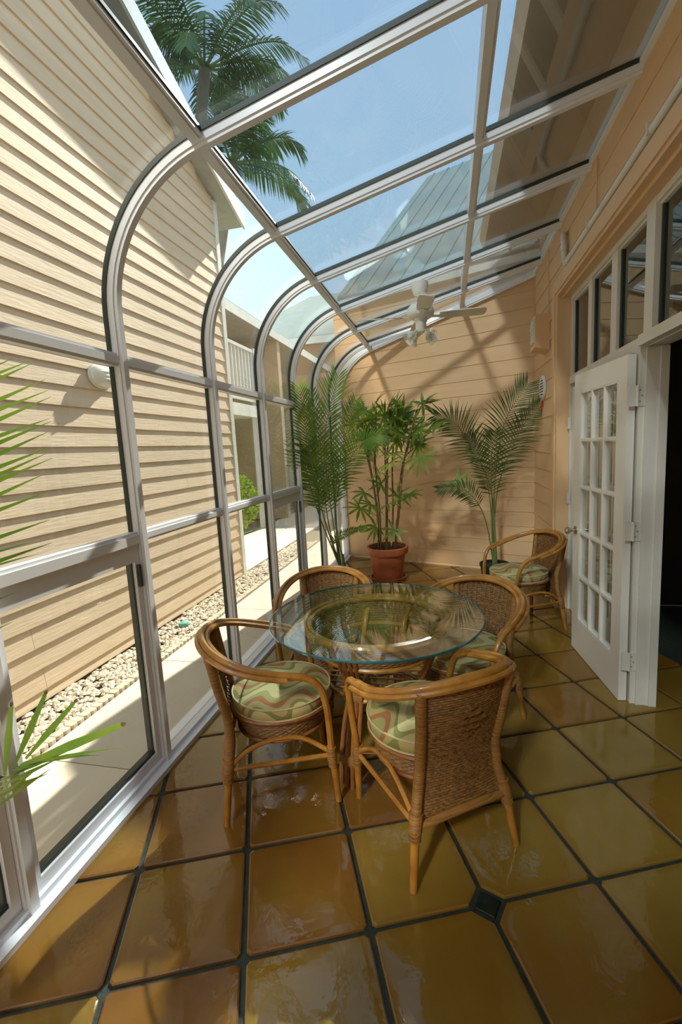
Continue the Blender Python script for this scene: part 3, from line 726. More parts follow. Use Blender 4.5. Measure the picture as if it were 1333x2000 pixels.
# ------------------------------------------------------------------ ceiling fan
FC = atY(822, 610, 4.52)
fz = roofpt(FC.x, 4.52).z-.06
fn = thing('ceiling_fan', 'white ceiling fan with four glass tulip lights under the glass roof', 'fan', (FC.x, 4.52, 2.76))
part('canopy', MB().lathe([(0, fz-2.76), (.075, fz-2.76), (.078, fz-2.80), (.06, fz-2.86), (.02, fz-2.88), (0, fz-2.88)][::-1], 20), 'fanwhite', fn, smooth=True)
part('downrod', MB().tube([(0, 0, .12), (0, 0, fz-2.86)], .014, 10), 'fanwhite', fn, smooth=True)
part('motor_housing', MB().lathe([(0, -.01), (.085, -.01), (.115, .01), (.125, .04), (.12, .085), (.09, .115), (.03, .13), (0, .13)], 28), 'fanwhite', fn, smooth=True)
part('switch_housing', MB().lathe([(0, -.13), (.045, -.13), (.05, -.12), (.05, -.03), (.06, -.01), (0, -.01)], 22), 'fanwhite', fn, smooth=True)
for q in range(4):
    a = rad(8+90*q); ca, sa = math.cos(a), math.sin(a); u = V((ca, sa, 0)); wv = V((-sa, ca, -.22)).normalized(); nv = u.cross(wv)
    bl = MB(); pr = [(.17, -.05), (.30, -.062), (.50, -.068), (.575, -.06), (.59, -.03), (.59, .03), (.575, .06), (.50, .068), (.30, .062), (.17, .05)]
    bl.prism([u*x+wv*y+V((0, 0, .012)) for x, y in pr], nv*.007); part('blade', bl, 'frame_blade', fn)
    part('blade_iron', MB().prism([u*x+wv*y+V((0, 0, .004)) for x, y in ((.09, -.018), (.16, -.022), (.20, -.04), (.24, -.03), (.25, 0), (.24, .03), (.20, .04), (.16, .022), (.09, .018))], nv*.006), 'fanwhite', fn)
    b = rad(40+90*q); d = V((math.cos(b), math.sin(b), 0)); p0 = V((0, 0, -.12))+d*.035; ax = (d*.75+V((0, 0, -.66))).normalized()
    part('lamp_arm', MB().tube([p0, p0+d*.03+V((0, 0, .0)), p0+d*.045+V((0, 0, -.015))], .009, 8), 'fanwhite', fn, smooth=True)
    sh_ = part('lamp_shade', MB().lathe([(.014, 0), (.024, .008), (.034, .03), (.036, .05), (.045, .075), (.060, .092), (.058, .094), (.043, .077), (.033, .05), (.03, .03), (.02, .011), (.014, .004)], 18), 'shade', fn, smooth=True, label='clear fluted glass tulip shade')
    sh_.location = p0+d*.045+V((0, 0, -.015)); sh_.rotation_euler = ax.to_track_quat('Z', 'Y').to_euler()
    bu = part('bulb', MB().lathe([(0, .012), (.012, .014), (.014, .03), (.024, .05), (.026, .062), (.018, .078), (0, .084)], 14), 'bulb', sh_, smooth=True)

# ------------------------------------------------------------------ plants
def blade(mb, p, d, up, L, wd, droop, seg=4, mi=0, tipw=0):
    """one strap leaf"""
    p, d = V(p), V(d).normalized(); s = d.cross(V(up)); s = s.normalized() if s.length > 1e-4 else V((1, 0, 0))
    pts = []; q = p.copy(); dd = d.copy()
    for k_ in range(seg+1):
        t = k_/seg; w_ = wd*(.35+1.3*t if t < .5 else 1+(tipw-1)*(2*t-1))
        pts.append((q.copy(), max(w_, .0006))); dd = (dd+V((0, 0, -droop/seg))).normalized(); q = q+dd*(L/seg)
    vs = []; fs = []
    for q, w_ in pts: vs += [q-s*w_*.5, q+s*w_*.5]
    for k_ in range(seg): fs.append((2*k_, 2*k_+1, 2*k_+3, 2*k_+2))
    mb.add(vs, fs, mi)
def frond(pts, nl, L, wd, droop=.5, start=.3, rr=.007, lift=.25, fwd=.75, rnd=None, seg=4, side_up=V((0, 0, 1))):
    rnd = rnd or R_
    P = spline(pts, 8); k_ = len(P); mb = MB()
    mb.tube(P, [rr*(1-.85*i/(k_-1)) for i in range(k_)], 6, mi=1)
    for i in range(nl):
        t = start+(1-start)*i/(nl-1); x = t*(k_-1); a = min(int(x), k_-2); p = P[a].lerp(P[a+1], x-a); T = (P[a+1]-P[a]).normalized()
        S = T.cross(side_up)
        S = S.normalized() if S.length > .15 else RT
        U = S.cross(T)
        u = (t-start)/(1-start); l = L*((.55+.45*math.sin(math.pi*min(1, u*1.25+.1))) if u < .75 else (.95-(u-.75)*2.0))*rnd.uniform(.92, 1.08)
        for sg in (-1, 1):
            d = (S*sg+T*(fwd+.9*u*u)+U*lift+V((rnd.uniform(-.06, .06), rnd.uniform(-.06, .06), rnd.uniform(-.05, .05)))).normalized()
            blade(mb, p, d, U, l, wd, droop*rnd.uniform(.6, 1.3), seg)
    return mb
def palm(name, label, base, stems, tips, leafm, nl=34, L=.34, wd=.017, droop=.5, potr=.15, poth=.24, potm='blackpot', seed=1, start=.34, fwd=.75, lift=.25):
    rnd = random.Random(seed)
    t = thing(name, label, 'plant', base); B = V(base)
    part('pot', MB().lathe([(0, 0), (potr*.78, 0), (potr*.95, poth*.86), (potr, poth*.86), (potr, poth), (potr*.92, poth), (potr*.9, poth-.03), (0, poth-.03)], 28), potm, t, smooth=True)
    part('soil', MB().lathe([(0, poth-.025), (potr*.91, poth-.028)], 24), 'soil', t)
    for i, (tip, mid, scl) in enumerate(tips):
        b0 = V((rnd.uniform(-.03, .03), rnd.uniform(-.03, .03), poth-.03))
        pts = [b0]+[V(m)-B for m in mid]+[V(tip)-B]
        mb = frond(pts, int(nl*min(1, .6+.4*scl)), L*scl, wd, droop, start, .009, lift, fwd, rnd, side_up=V((rnd.uniform(-.25, .25), -1, .30+rnd.uniform(-.1, .2))))
        part('frond', mb, [leafm, 'stem'], t)
    part('sheath', MB().tube([(0, 0, poth-.03), (.004, 0, poth+.10), (.0, .01, poth+.24)], [.028, .022, .008], 10), 'stem', t, smooth=True)
    return t
# tall palm behind the far chair, against the glass
Yp = 4.62; pb = V((-1.10, Yp, .006)); b0 = pb+V((0, 0, .3))
def tip(px, py, dy=0): return atY(px, py, Yp+dy)
tl = [(tip(660, 738, .05), [tip(648, 1000, 0)+V((0, 0, 0)), tip(634, 860, .03)], 1.15),
      (tip(585, 760, -.12), [tip(630, 1000, 0), tip(606, 880, -.08)], 1.0),
      (tip(524, 905, -.05), [tip(625, 1010, -.02), tip(580, 905, -.05), tip(548, 878, -.05)], .8),
      (tip(752, 850, -.15), [tip(655, 1000, -.05), tip(678, 910, -.1), tip(712, 862, -.13)], .8),
      (tip(695, 785, .15), [tip(655, 990, .05), tip(668, 880, .1)], .85),
      (tip(715, 1030, -.1), [tip(650, 1065, -.03), tip(680, 1040, -.06)], .25),
      (tip(560, 800, .15), [tip(630, 1000, .05), tip(600, 890, .1)], .8),
      (tip(610, 770, .3), [tip(640, 1010, .1), tip(630, 900, .2)], .8)]
for i, x in enumerate(tl):
    for m_ in [x[0]]+x[1]: m_.x = max(m_.x, -1.44)
palm('majesty_palm', 'tall dense feathery palm against the curved glass, behind the far chair', pb, 3, tl, 'leaf', nl=38, L=.31, wd=.017, droop=.30, potr=.15, poth=.26, seed=3, start=.36)
# slim palm in the corner
Yp = 5.42; pb = V((.50, 5.44, .006))
tr_ = [(tip(1030, 752, 0), [tip(966, 960), tip(985, 830)], 1.0),
       (tip(1070, 790, -.12), [tip(972, 960), tip(1010, 855, -.05)], .8),
       (tip(850, 812, -.05), [tip(960, 960), tip(925, 880), tip(888, 825)], .95),
       (tip(858, 955, -.1), [tip(950, 1020), tip(928, 975, -.05), tip(900, 955, -.08)], .55),
       (tip(965, 845, -.25), [tip(962, 990), tip(960, 905, -.15)], .75),
       (tip(915, 850, .1), [tip(958, 980), tip(940, 900, .05)], .6)]
for x in tr_:
    for m_ in [x[0]]+x[1]: m_.x = min(m_.x, .95); m_.y = min(m_.y, backY(m_.x)-.08)
pr_ = palm('corner_palm', 'slim airy palm in a black pot in the far corner, behind the lone chair', pb, 3, tr_, 'leaf_dull', nl=31, L=.34, wd=.016, droop=.45, potr=.17, poth=.20, seed=5, start=.42)
fp_ = atY(1060, 796, 5.25)-pb
part('flower_spike', MB().tube([fp_+V((-.05, 0, -.05)), fp_], .004, 6).lathe([(0, 0), (.012, .01), (.016, .03), (.008, .06), (0, .075)], 8, fp_).lathe([(0, 0), (.01, .01), (.012, .025), (0, .045)], 8, fp_+V((.02, 0, -.02))), 'red', pr_, smooth=True, label='small red flower at a frond tip')
# lady palm in the terracotta pot
RP = V((-.735, 5.42, .006))
rh = thing('lady_palm', 'bushy lady palm with fan leaves on thin brown canes in a terracotta pot', 'plant', RP)
part('saucer', MB().lathe([(0, 0), (.20, 0), (.215, .035), (.222, .045), (.208, .045), (.195, .018), (0, .018)], 36), 'terracotta', rh, smooth=True)
part('pot', MB().lathe([(0, .018), (.165, .018), (.175, .03), (.215, .33), (.243, .33), (.250, .345), (.250, .405), (.240, .415), (.222, .412), (.215, .36), (0, .36)], 40), 'terracotta', rh, smooth=True)
part('soil', MB().lathe([(0, .372), (.216, .366)], 30), 'soil', rh)
Yq = 5.42; rnd = random.Random(11)
canes = [((-.11, .02), [(738, 1000), (722, 900), (712, 830)]), ((-.07, -.04), [(742, 1000), (733, 900), (735, 800)]), ((-.02, .03), [(755, 1000), (753, 900), (752, 815)]),
         ((.0, -.05), [(757, 1000), (757, 900), (762, 800)]), ((.05, .04), [(768, 1000), (767, 900), (775, 820)]), ((.09, .0), [(778, 1000), (785, 920), (800, 860)]), ((.10, -.06), [(779, 1010), (790, 900), (815, 800)]),
         ((-.10, .06), [(738, 1010), (728, 940), (715, 880)])]
cpts = []
for (dx, dy), pl in canes:
    P = [V((dx, dy, .36))]+[atY(x, y, Yq+dy*1.5+rnd.uniform(-.05, .05))-RP for x, y in pl]
    S_ = spline(P, 6); cpts += S_[6:]
    part('cane', MB().tube(S_, [.010]*len(S_), 7), 'cane_stem', rh, smooth=True)
def fan_leaf(c, rad_, axis, nrm, n_, wd, spread, droop):
    mb = MB(); axis = V(axis).normalized(); nrm = V(nrm); nrm = (nrm-axis*nrm.dot(axis)).normalized(); s = axis.cross(nrm)
    for k_ in range(n_):
        a = rad(spread)*(k_/(n_-1)-.5); d = axis*math.cos(a)+s*math.sin(a)+nrm*.12
        blade(mb, c, d, nrm, rad_*(1-.18*abs(k_/(n_-1)-.5)*2)*rnd.uniform(.9, 1.06), wd, droop*rnd.uniform(.6, 1.3), 5)
    return mb
LV = [(738, 783), (712, 800), (703, 822), (760, 795), (775, 800), (790, 812), (828, 784), (752, 812), (735, 815), (765, 832), (748, 838), (790, 845), (805, 858), (818, 868), (778, 860), (735, 870), (715, 860), (770, 885), (760, 905), (822, 893),
      (732, 905), (742, 925), (712, 962), (704, 992), (776, 968), (800, 965), (745, 945), (725, 985), (758, 985), (735, 1030), (770, 1035), (720, 840), (782, 828), (800, 825), (850, 830), (755, 855), (728, 830), (765, 815), (812, 840), (895, 938)]
LV += [(x+rnd.randint(-16, 16), y+rnd.randint(-14, 14)) for x, y in LV if y < 880 and x < 840]
for i, (px, py) in enumerate(LV):
    dy = rnd.uniform(-.22, .16); big = (px, py) in ((822, 893),)
    if big: dy = -.3
    c_ = atY(px, py, Yq+dy)-RP; c_.y = min(c_.y, backY(c_.x+RP.x)-.3-RP.y)
    near = min(cpts, key=lambda q_: (q_-c_-V((0, 0, -.12))).length)
    out = (c_-near); out.z *= .3
    ax = (out.normalized()*.7+V((rnd.uniform(-.3, .3), -.35, rnd.uniform(-.2, .35)))).normalized()
    if py > 880: ax = (ax+V((0, 0, -.5))).normalized()
    if big: ax = V((.1, -.4, -.5))
    lf = fan_leaf(c_, (.30 if big else rnd.uniform(.20, .275)), ax, V((rnd.uniform(-.4, .4), -.9, .7)), rnd.choice((6, 7, 8)), .046 if big else .042, rnd.uniform(190, 270), .55)
    lf.tube(spline([near, near.lerp(c_, .5)+V((0, 0, .03)), c_], 3), .003, 5, mi=1)
    part('leaf', lf, ['leaf2', 'stem'], rh)
# near palms whose fronds enter from the left edge
Yn = .86
def nt_(px, py, Y): return atY(px, py, Y)
np_ = V((-1.12, .12, .006))
nf = thing('near_palm', 'palm frond with long narrow leaflets hanging in from the left edge of the view', 'plant', np_)
part('pot', MB().lathe([(0, 0), (.12, 0), (.15, .24), (.165, .24), (.165, .28), (.15, .28), (.145, .25), (0, .25)], 28), 'terracotta', nf, smooth=True)
part('soil', MB().lathe([(0, .256), (.146, .254)], 24), 'soil', nf)
rnd = random.Random(21)
fr_pts = [V((0, 0, .25)), V((-.10, .30, .85)), V((-.12, .50, 1.35)), V((-.16, .62, 1.75))]
mb = MB(); S_ = spline(fr_pts, 10); mb.tube(S_, [.011*(1-.7*i/(len(S_)-1)) for i in range(len(S_))], 7, mi=1)
NT = [(25, 695, 728), (58, 700, 745), (62, 705, 768), (90, 735, 805), (95, 757, 830), (100, 770, 848), (98, 812, 862), (100, 818, 890), (95, 838, 905), (100, 868, 935), (92, 880, 945), (102, 890, 960), (88, 920, 985), (95, 955, 1010), (98, 1010, 1050), (102, 1055, 1085)]
for tx_, ty_, by_ in NT:
    a_ = nt_(tx_, ty_+5, .88)-np_; b_ = nt_(-70, by_+55, .80)-np_
    root = min(S_, key=lambda q_: abs(q_.z-b_.z+.05)); d = a_-root
    blade(mb, root, d, V((1, 0, .3)), d.length, .019, 0, 6)
for tx_, ty_ in ((78, 1125), (80, 1150), (35, 1228), (20, 1290)):
    a_ = nt_(tx_, ty_, .84)-np_; root = nt_(-90, ty_-15, .74)-np_; d = a_-root
    blade(mb, root, d+V((0, 0, .10)), V((.4, 0, 1)), d.length*1.02, .012, .22, 6)
part('frond', mb, ['leaf', 'stem'], nf)
for pts in ([V((0, 0, .25)), V((-.05, -.15, .9)), V((-.1, -.45, 1.4))], [V((0, 0, .25)), V((.06, -.1, .9)), V((.16, -.4, 1.25))]):
    part('frond', frond(pts, 24, .3, .014, .4, .4, .008, rnd=rnd), ['leaf', 'stem'], nf)
np2 = V((-1.18, .42, .006)); nl2 = thing('near_lady_palm', 'fan leaf with brown-tipped blades at the lower left edge', 'plant', np2)
part('pot', MB().lathe([(0, 0), (.09, 0), (.11, .18), (.12, .18), (.12, .21), (.11, .21), (.105, .19), (0, .19)], 28), 'terracotta', nl2, smooth=True)
hub = nt_(6, 1516, .86)-np2; st_ = spline([V((0, 0, .19)), V((.0, .12, .5)), nt_(-60, 1560, .78)-np2, hub], 6)
part('stem', MB().tube(st_, .0035, 6), 'stem', nl2, smooth=True)
mb = MB()
for (rx, ry), (tx_, ty_), wd, dr in (((9, 1514), (22, 1380), .021, 0), ((28, 1496), (88, 1357), .019, 0), ((50, 1482), (145, 1372), .017, 0), ((40, 1496), (237, 1416), .024, 0), ((30, 1500), (196, 1470), .012, .35), ((25, 1505), (240, 1456), .010, .25),
                                     ((10, 1520), (130, 1468), .010, .1), ((0, 1528), (160, 1440), .010, .05), ((-5, 1540), (120, 1478), .011, .05), ((-15, 1555), (95, 1510), .011, .05), ((-20, 1575), (80, 1495), .010, .05), ((-25, 1590), (100, 1500), .010, .05)):
    a_ = nt_(rx, ry, .86)-np2; b_ = nt_(tx_, ty_, .92)-np2; d = b_-a_
    blade(mb, a_, d+V((0, 0, dr*d.length*.5)), -FW, d.length, wd, dr, 6, tipw=.55 if dr == 0 else 0)
part('leaf', mb, ['leaf2', 'stem'], nl2)
for (rx, ry), (tx_, ty_), wd in (((9, 1514), (22, 1380), .021), ((28, 1496), (88, 1357), .019), ((50, 1482), (145, 1372), .017), ((40, 1496), (237, 1416), .024)):
    a_ = nt_(rx, ry, .86)-np2; b_ = nt_(tx_, ty_, .92)-np2; d = (b_-a_).normalized()
    tp_ = MB(); blade(tp_, b_-d*.001, d, -FW, .014, wd*.62, 0, 3, tipw=.1); part('leaf_tip', tp_, 'cane_stem', nl2, label='dry brown leaf tip')

# ------------------------------------------------------------------ outside: house wall with laps
HX = -2.83; GZ = -.06; RI = 1.0; YC = 5.80; HS = .37; ZC = 4.86
def rake(y): return ZC+HS*(5.75-y) if y > RI else ZC+HS*(5.75-RI)-HS*(RI-y)
HW = MB(); yl = -3.6
HW.prism([(HX-.02, yl, GZ), (HX-.02, YC, GZ), (HX-.02, YC, rake(YC)), (HX-.02, RI, rake(RI)), (HX-.02, yl, rake(yl))], (-.2, 0, 0))
HO = part('neighbour_house', HW, 'siding_house'); tag(HO, 'cream lap-sided house with a sloping eave across the path', 'house')
z = .031-.1546; kk = 0; jr = random.Random(4)
while z < rake(RI)-.05:
    z0, z1 = max(z, GZ+.01), z+.1546
    if z1 > GZ+.02:
        def ext(zz):
            if zz <= rake(YC): a = YC
            else: a = 5.75-(zz-ZC)/HS
            b = yl
            if zz > rake(yl): b = RI-(rake(RI)-zz)/HS
            return b, a
        b, a = ext(z1)
        if a-b > .1:
            cuts = [b, a]
            if kk == 3: cuts = [b, 2.47, a]
            elif kk == 1: cuts = [b, 2.52, a]
            elif kk == 9: cuts = [b, 4.6, a]
            for s0, s1 in zip(cuts, cuts[1:]):
                part('clapboard', lap(MB(), (HX, s0+.0015), (HX, s1-.0015), (1, 0), z0, z1+.003, .0165, .015), 'siding_house', HO)
    z = z1; kk += 1
part('corner_trim', MB().box(HX-.06, HX+.022, YC-.005, YC+.085, GZ, rake(YC)-.05), 'housewhite', HO)
# rake overhang
ov = MB(); oh = .19
pts = [(5.75+.55, rake(5.75+.55)), (RI, rake(RI)), (yl-.3, rake(yl-.3))]
for (ya_, za_), (yb2, zb_) in zip(pts, pts[1:]):
    ov.add([(HX-.2, ya_, za_), (HX+oh, ya_, za_), (HX+oh, yb2, zb_), (HX-.2, yb2, zb_), (HX-.2, ya_, za_+.16), (HX+oh, ya_, za_+.16), (HX+oh, yb2, zb_+.16), (HX-.2, yb2, zb_+.16)],
           [(0, 1, 2, 3), (7, 6, 5, 4), (0, 4, 5, 1), (3, 2, 6, 7), (0, 3, 7, 4)])
part('soffit', ov, 'soffit', HO)
fa = MB()
for (ya_, za_), (yb2, zb_) in zip(pts, pts[1:]):
    fa.add([(HX+oh, ya_, za_-.03), (HX+oh+.03, ya_, za_-.03), (HX+oh+.03, yb2, zb_-.03), (HX+oh, yb2, zb_-.03), (HX+oh, ya_, za_+.18), (HX+oh+.03, ya_, za_+.18), (HX+oh+.03, yb2, zb_+.18), (HX+oh, yb2, zb_+.18)],
           [(0, 1, 2, 3), (7, 6, 5, 4), (0, 4, 5, 1), (3, 2, 6, 7), (0, 3, 7, 4), (1, 5, 6, 2)])
part('fascia', fa, 'housewhite', HO)
wl = thing('wall_lamp', 'white oval bulkhead lamp on the cream siding, casting a long shadow', 'lamp', (HX+.012, 3.43, 2.31))
def oval(r, z, n_=28): return [(z, r*1.45*math.cos(2*math.pi*a/n_), r*math.sin(2*math.pi*a/n_)) for a in range(n_)]
lm = MB(); vs = []; pr = [(.085, 0), (.092, .02), (.088, .045), (.062, .068), (.02, .078)]
for r, d in pr: vs += oval(r, d)
fs = [(i*28+j, i*28+(j+1) % 28, (i+1)*28+(j+1) % 28, (i+1)*28+j) for i in range(4) for j in range(28)]+[tuple(range(4*28, 5*28))]
lm.add(vs, fs); part('diffuser', lm, 'lampglass', wl, smooth=True)
part('lamp_base', MB().tube(oval(.092, .012), .012, 8, closed=True), 'ventwhite', wl, smooth=True)
for a in (-1, 0, 1): part('guard_bar', MB().tube([(.02, -.118, a*.03), (.06, -.085, a*.03), (.083, 0, a*.03), (.06, .085, a*.03), (.02, .118, a*.03)], .005, 6), 'ventwhite', wl, smooth=True)

# ------------------------------------------------------------------ outside ground
gr = struct(part('ground', MB().box(-30, 14, -8, 40, -.5, GZ-.05), 'soil_ground'), 'ground around the sunroom')
pth = thing('garden_path', 'pale concrete path of large slabs between the glass wall and the pebbles', 'path', (-1.97, 2, GZ-.05))
y = -3.0
sl = MB().box(-.37, .37, .004, 1.236, 0, .05).mesh('paving_slab', 'concrete')
while y < 14:
    o = link('paving_slab', sl, pth, (0, y-2, 0)); y += 1.24
terr = thing('concrete_terrace', 'sunlit concrete walkway beyond the corner of the cream house', 'path', (-3.5, 8, GZ-.05))
for b in range(7):
    for a in range(2):
        part('paving_slab', MB().box(-.64+a*.65+(.004 if a else 0), .0+a*.65, -2.0+b*1.25, -.76+b*1.25, 0, .05), 'concrete', terr)
lawn = part('lawn', MB().box(-5.4, -4.17, 7.4, 9.3, GZ-.05, GZ-.005), 'grass'); lawn['kind'] = 'stuff'; tag(lawn, 'small patch of grass behind the cream house', 'grass')
# pebbles
icv = [V(p).normalized() for p in [(1, 0, 0), (-1, 0, 0), (0, 1, 0), (0, -1, 0), (0, 0, 1), (1, 1, .6), (-1, 1, .6), (-1, -1, .6), (1, -1, .6), (0, 0, -1)]]
icf = [(0, 5, 8), (0, 2, 5), (2, 6, 5), (1, 6, 2), (1, 7, 6), (3, 7, 1), (3, 8, 7), (0, 8, 3), (4, 5, 6), (4, 6, 7), (4, 7, 8), (4, 8, 5), (9, 2, 0), (9, 1, 2), (9, 3, 1), (9, 0, 3)]
pb_ = MB(); pr = random.Random(9)
for k_ in range(5200):
    x = pr.uniform(HX+.02, -2.40); y = 1.4+6.6*pr.random()**1.15; s = pr.uniform(.012, .027)
    a = pr.uniform(0, 6.28); ca, sa = math.cos(a), math.sin(a); ex, ey, ez = s*pr.uniform(.9, 1.5), s, s*pr.uniform(.55, .8); zz = GZ-.022+pr.uniform(0, .022)
    pb_.add([(x+p.x*ex*ca-p.y*ey*sa, y+p.x*ex*sa+p.y*ey*ca, zz+p.z*ez) for p in icv], icf)
pe = part('pebble_bed', pb_, 'pebble', smooth=False); pe['kind'] = 'stuff'; tag(pe, 'bed of pale rounded pebbles at the foot of the cream house', 'pebbles')
ed = thing('garden_edging', 'low row of pale edging blocks between pebbles and path', 'edging', (-2.37, 2, GZ-.05))
em = MB(); em.prism([(-.03, -.026, 0), (.022, -.026, 0), (.032, -.012, 0), (.032, .012, 0), (.022, .026, 0), (-.03, .026, 0)], (0, 0, .078)); em = em.mesh('edging_block', 'edging')
y = 1.3
while y < 8.0: link('edging_block', em, ed, (0, y-2, pr.uniform(-.003, .003))); y += .056
tl_ = thing('ground_light', 'small teal capped garden light lying in the pebbles', 'light', (-2.60, 3.93, GZ))
part('light_cap', MB().lathe([(0, .0), (.05, .0), (.055, .02), (.045, .035), (0, .045)], 20), 'teal', tl_, smooth=True)
part('light_stem', MB().tube([(0, 0, -.04), (0, 0, .005)], .014, 8), 'ventwhite', tl_)

# ------------------------------------------------------------------ outside: wing with balcony, roofs, shrub, palms
wg = thing('apartment_wing', 'tan building wing with a white railed balcony beyond the cream house', 'building', (-5.5, 9.0, GZ))
Ow = V((-5.5, 9.0, GZ))
def W(x0, x1, y0, y1, z0, z1): return MB().box(x0-Ow.x, x1-Ow.x, y0-Ow.y, y1-Ow.y, z0-Ow.z, z1-Ow.z)
part('wall', W(-5.8, -5.5, 6.2, 16.4, GZ, 4.5), 'buildwall', wg)
part('wall', W(-5.5, -3.98, 11.0, 11.2, GZ, 4.4), 'buildwall', wg)
part('balcony_slab', W(-5.5, -4.02, 7.0, 9.7, 2.38, 2.62), 'deckwhite', wg)
part('railing_top', W(-4.09, -4.02, 7.0, 9.7, 3.74, 3.80), 'deckwhite', wg)
part('railing_bottom', W(-4.08, -4.03, 7.0, 9.7, 2.70, 2.75), 'deckwhite', wg)
part('railing_post', W(-4.11, -4.01, 9.6, 9.7, 2.62, 3.84), 'deckwhite', wg)
part('porch_post', W(-4.14, -4.02, 9.56, 9.7, GZ, 2.38), 'deckwhite', wg)
y = 7.05
bm_ = MB().box(-.022, .022, -.022, .022, 0, .99).mesh('baluster', 'deckwhite')
while y < 9.55: link('baluster', bm_, wg, V((-4.055, y, 2.75))-Ow); y += .155
def rpart(name, pts, ext, m_): part(name, MB().prism([V(p)-Ow for p in pts], ext), m_, wg)
rpart('roof', [(-3.95, 6.0, 4.42), (-3.95, 16.3, 4.42), (-6.6, 16.3, 5.75), (-6.6, 6.0, 5.75)], (0, 0, .07), 'roofgreen')
rpart('fascia', [(-3.95, 6.0, 4.28), (-3.93, 6.0, 4.28), (-3.93, 6.0, 4.46), (-3.95, 6.0, 4.46)], (0, 10.3, 0), 'deckwhite')
rpart('soffit', [(-3.96, 6.0, 4.30), (-5.5, 6.0, 4.30), (-5.5, 6.0, 4.33), (-3.96, 6.0, 4.33)], (0, 10.3, 0), 'soffit')
cb = thing('far_building', 'tan lap-sided building with a green hipped roof closing the far end of the path', 'building', (-4.0, 17.0, GZ)); Oc = V((-4.0, 17.0, GZ))
part('wall', MB().box(-3.2, 4.2, 0, .25, 0, 5.6), 'buildwall', cb)
lm_ = MB().prism([(-3.2, 0, 0), (-3.2, -.02, 0), (-3.2, -.002, .21)], (7.4, 0, 0)).mesh('clapboard', 'buildwall')
for k_ in range(26): link('clapboard', lm_, cb, (0, 0, .03+k_*.21))
part('roof', MB().prism([V((-8.4, 16.4, 5.55))-Oc, V((.6, 16.4, 5.55))-Oc, V((-1.4, 20.2, 8.1))-Oc, V((-5.6, 20.2, 8.1))-Oc], (0, 0, .08)), 'roofgreen', cb)
part('fascia', MB().box(-4.4, 4.6, -.62, -.59, 5.42, 5.66), 'deckwhite', cb)
part('soffit', MB().box(-3.2, 4.5, -.58, 0, 5.5, 5.53), 'soffit', cb)
part('porch_floor', MB().box(-2.6, 1.4, -.9, 0, -.05, .10), 'concrete', cb)
part('porch_rail', MB().box(-2.6, 1.4, -.86, -.80, 1.09, 1.15), 'deckwhite', cb)
x = -2.55
while x < 1.38: link('baluster', bm_, cb, (x, -.83, .10)); x += .17
# building behind the angled wall, its eave and green seamed roof
eb = thing('end_building', 'building behind the angled wall with a pale green seamed roof', 'building', (0, 6.8, 3.6)); Oe = V((0, 6.8, 3.6))
e0, e1 = V((-1.42, backY(-1.42)-.12, 3.60)), V((2.6, backY(2.6)-.12, 3.60)); back_ = V((.344*3.4, .939*3.4, 2.95))
part('roof', MB().prism([e0-Oe, e1-Oe, e1+back_-Oe, e0+back_-Oe], (0, 0, .06)), 'roofgreen', eb)
part('gutter', MB().prism([e0-Oe+V((0, 0, -.08)), e1-Oe+V((0, 0, -.08)), e1-Oe+V((.03, .08, -.08)), e0-Oe+V((.03, .08, -.08))], (0, 0, .12)), 'housewhite', eb)
g0, g1 = V((-1.42, backY(-1.42)+.20, 0)), V((2.6, backY(2.6)+.20, 0)); gb = V((.344*3.2, .939*3.2, 0))
part('upper_wall', MB().prism([g0-Oe+V((0, 0, GZ)), g1-Oe+V((0, 0, GZ)), g1+gb-Oe+V((0, 0, GZ)), g0+gb-Oe+V((0, 0, GZ))], (0, 0, 3.6)), 'siding_back', eb)
part('gable_wall', MB().prism([g0-Oe+V((0, 0, 3.5)), g0+gb-Oe+V((0, 0, 3.5)), g0+gb-Oe+V((0, 0, 6.3))], (.1, -.037, 0)), 'siding_back', eb)
for k_ in range(16):
    t = (k_+.5)/16; p = e0.lerp(e1, t)-Oe+V((0, 0, .06)); part('roof_seam', MB().tube([p, p+back_], .022, 4), 'roofgreen', eb)
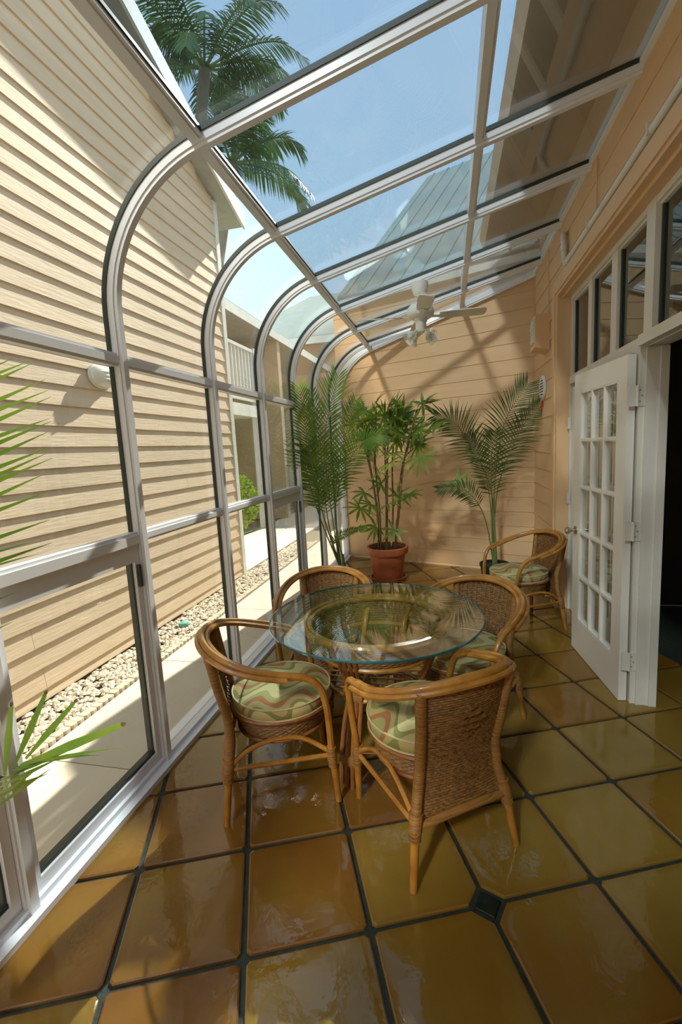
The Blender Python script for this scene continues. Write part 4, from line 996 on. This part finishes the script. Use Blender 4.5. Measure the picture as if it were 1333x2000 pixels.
# shrub
def leafball(c, r, n_, s, seed, sq=(1, 1, 1)):
    rn = random.Random(seed); mb = MB()
    for k_ in range(n_):
        d = V((rn.gauss(0, 1), rn.gauss(0, 1), rn.gauss(0, 1))).normalized(); p = V(c)+V((d.x*sq[0], d.y*sq[1], d.z*sq[2]))*r*(rn.random()**.35)
        u = V((rn.gauss(0, 1), rn.gauss(0, 1), rn.gauss(0, 1))).normalized(); v_ = u.orthogonal().normalized()
        mb.add([p-u*s, p+v_*s*.45, p+u*s, p-v_*s*.45], [(0, 1, 2, 3)])
    return mb
sb = thing('shrub', 'rounded sunlit green shrub beside the house corner', 'shrub', (-4.10, 8.5, GZ))
part('foliage', leafball((0, 0, .72), .40, 1800, .05, 3, (1, 1, 1.4)), 'leaf2', sb)
part('stem', MB().tube([(0, 0, 0), (.03, 0, .4), (0, .04, .8)], .03, 7), 'trunk', sb)
# coconut palms above the house roof
def coconut(base, crown, label, seed, n_=18, L=3.0):
    rn = random.Random(seed); o = thing('coconut_palm', label, 'tree', base, group='coconut palms beyond the house'); B = V(base); C_ = V(crown)-B
    part('trunk', MB().tube(spline([V((0, 0, 0)), C_*.5+V((.25, 0, 0)), C_], 8), [.16]*12+[.13]*5, 10), 'trunk', o, smooth=True)
    for k_ in range(n_):
        a = 2*math.pi*k_/n_+rn.uniform(-.15, .15); el_ = rn.choice((.9, .55, .2, -.1))+rn.uniform(-.1, .1); l = L*rn.uniform(.85, 1.1)
        d = V((math.cos(a)*math.cos(el_), math.sin(a)*math.cos(el_), math.sin(el_)))
        pts = [C_, C_+d*l*.35, C_+d*l*.7+V((0, 0, -.10*l)), C_+d*l*.95+V((0, 0, -.34*l))]
        part('frond', frond(pts, 46, .62, .045, .9, .15, .03, .05, .55, rn, 3), ['leaf_far', 'stem'], o)
    return o
cA = atY(400, 135, 10.5); coconut((cA.x-3.2, 11.5, GZ), cA, 'coconut palm with its crown high over the eave of the cream house', 5, 20, 2.3)
cB = atY(452, 318, 9.6); coconut((cB.x-3.0, 10.3, GZ), (cB.x, cB.y, cB.z), 'lower coconut palm whose fronds arch right of the cream house corner', 8, 13, 1.75)
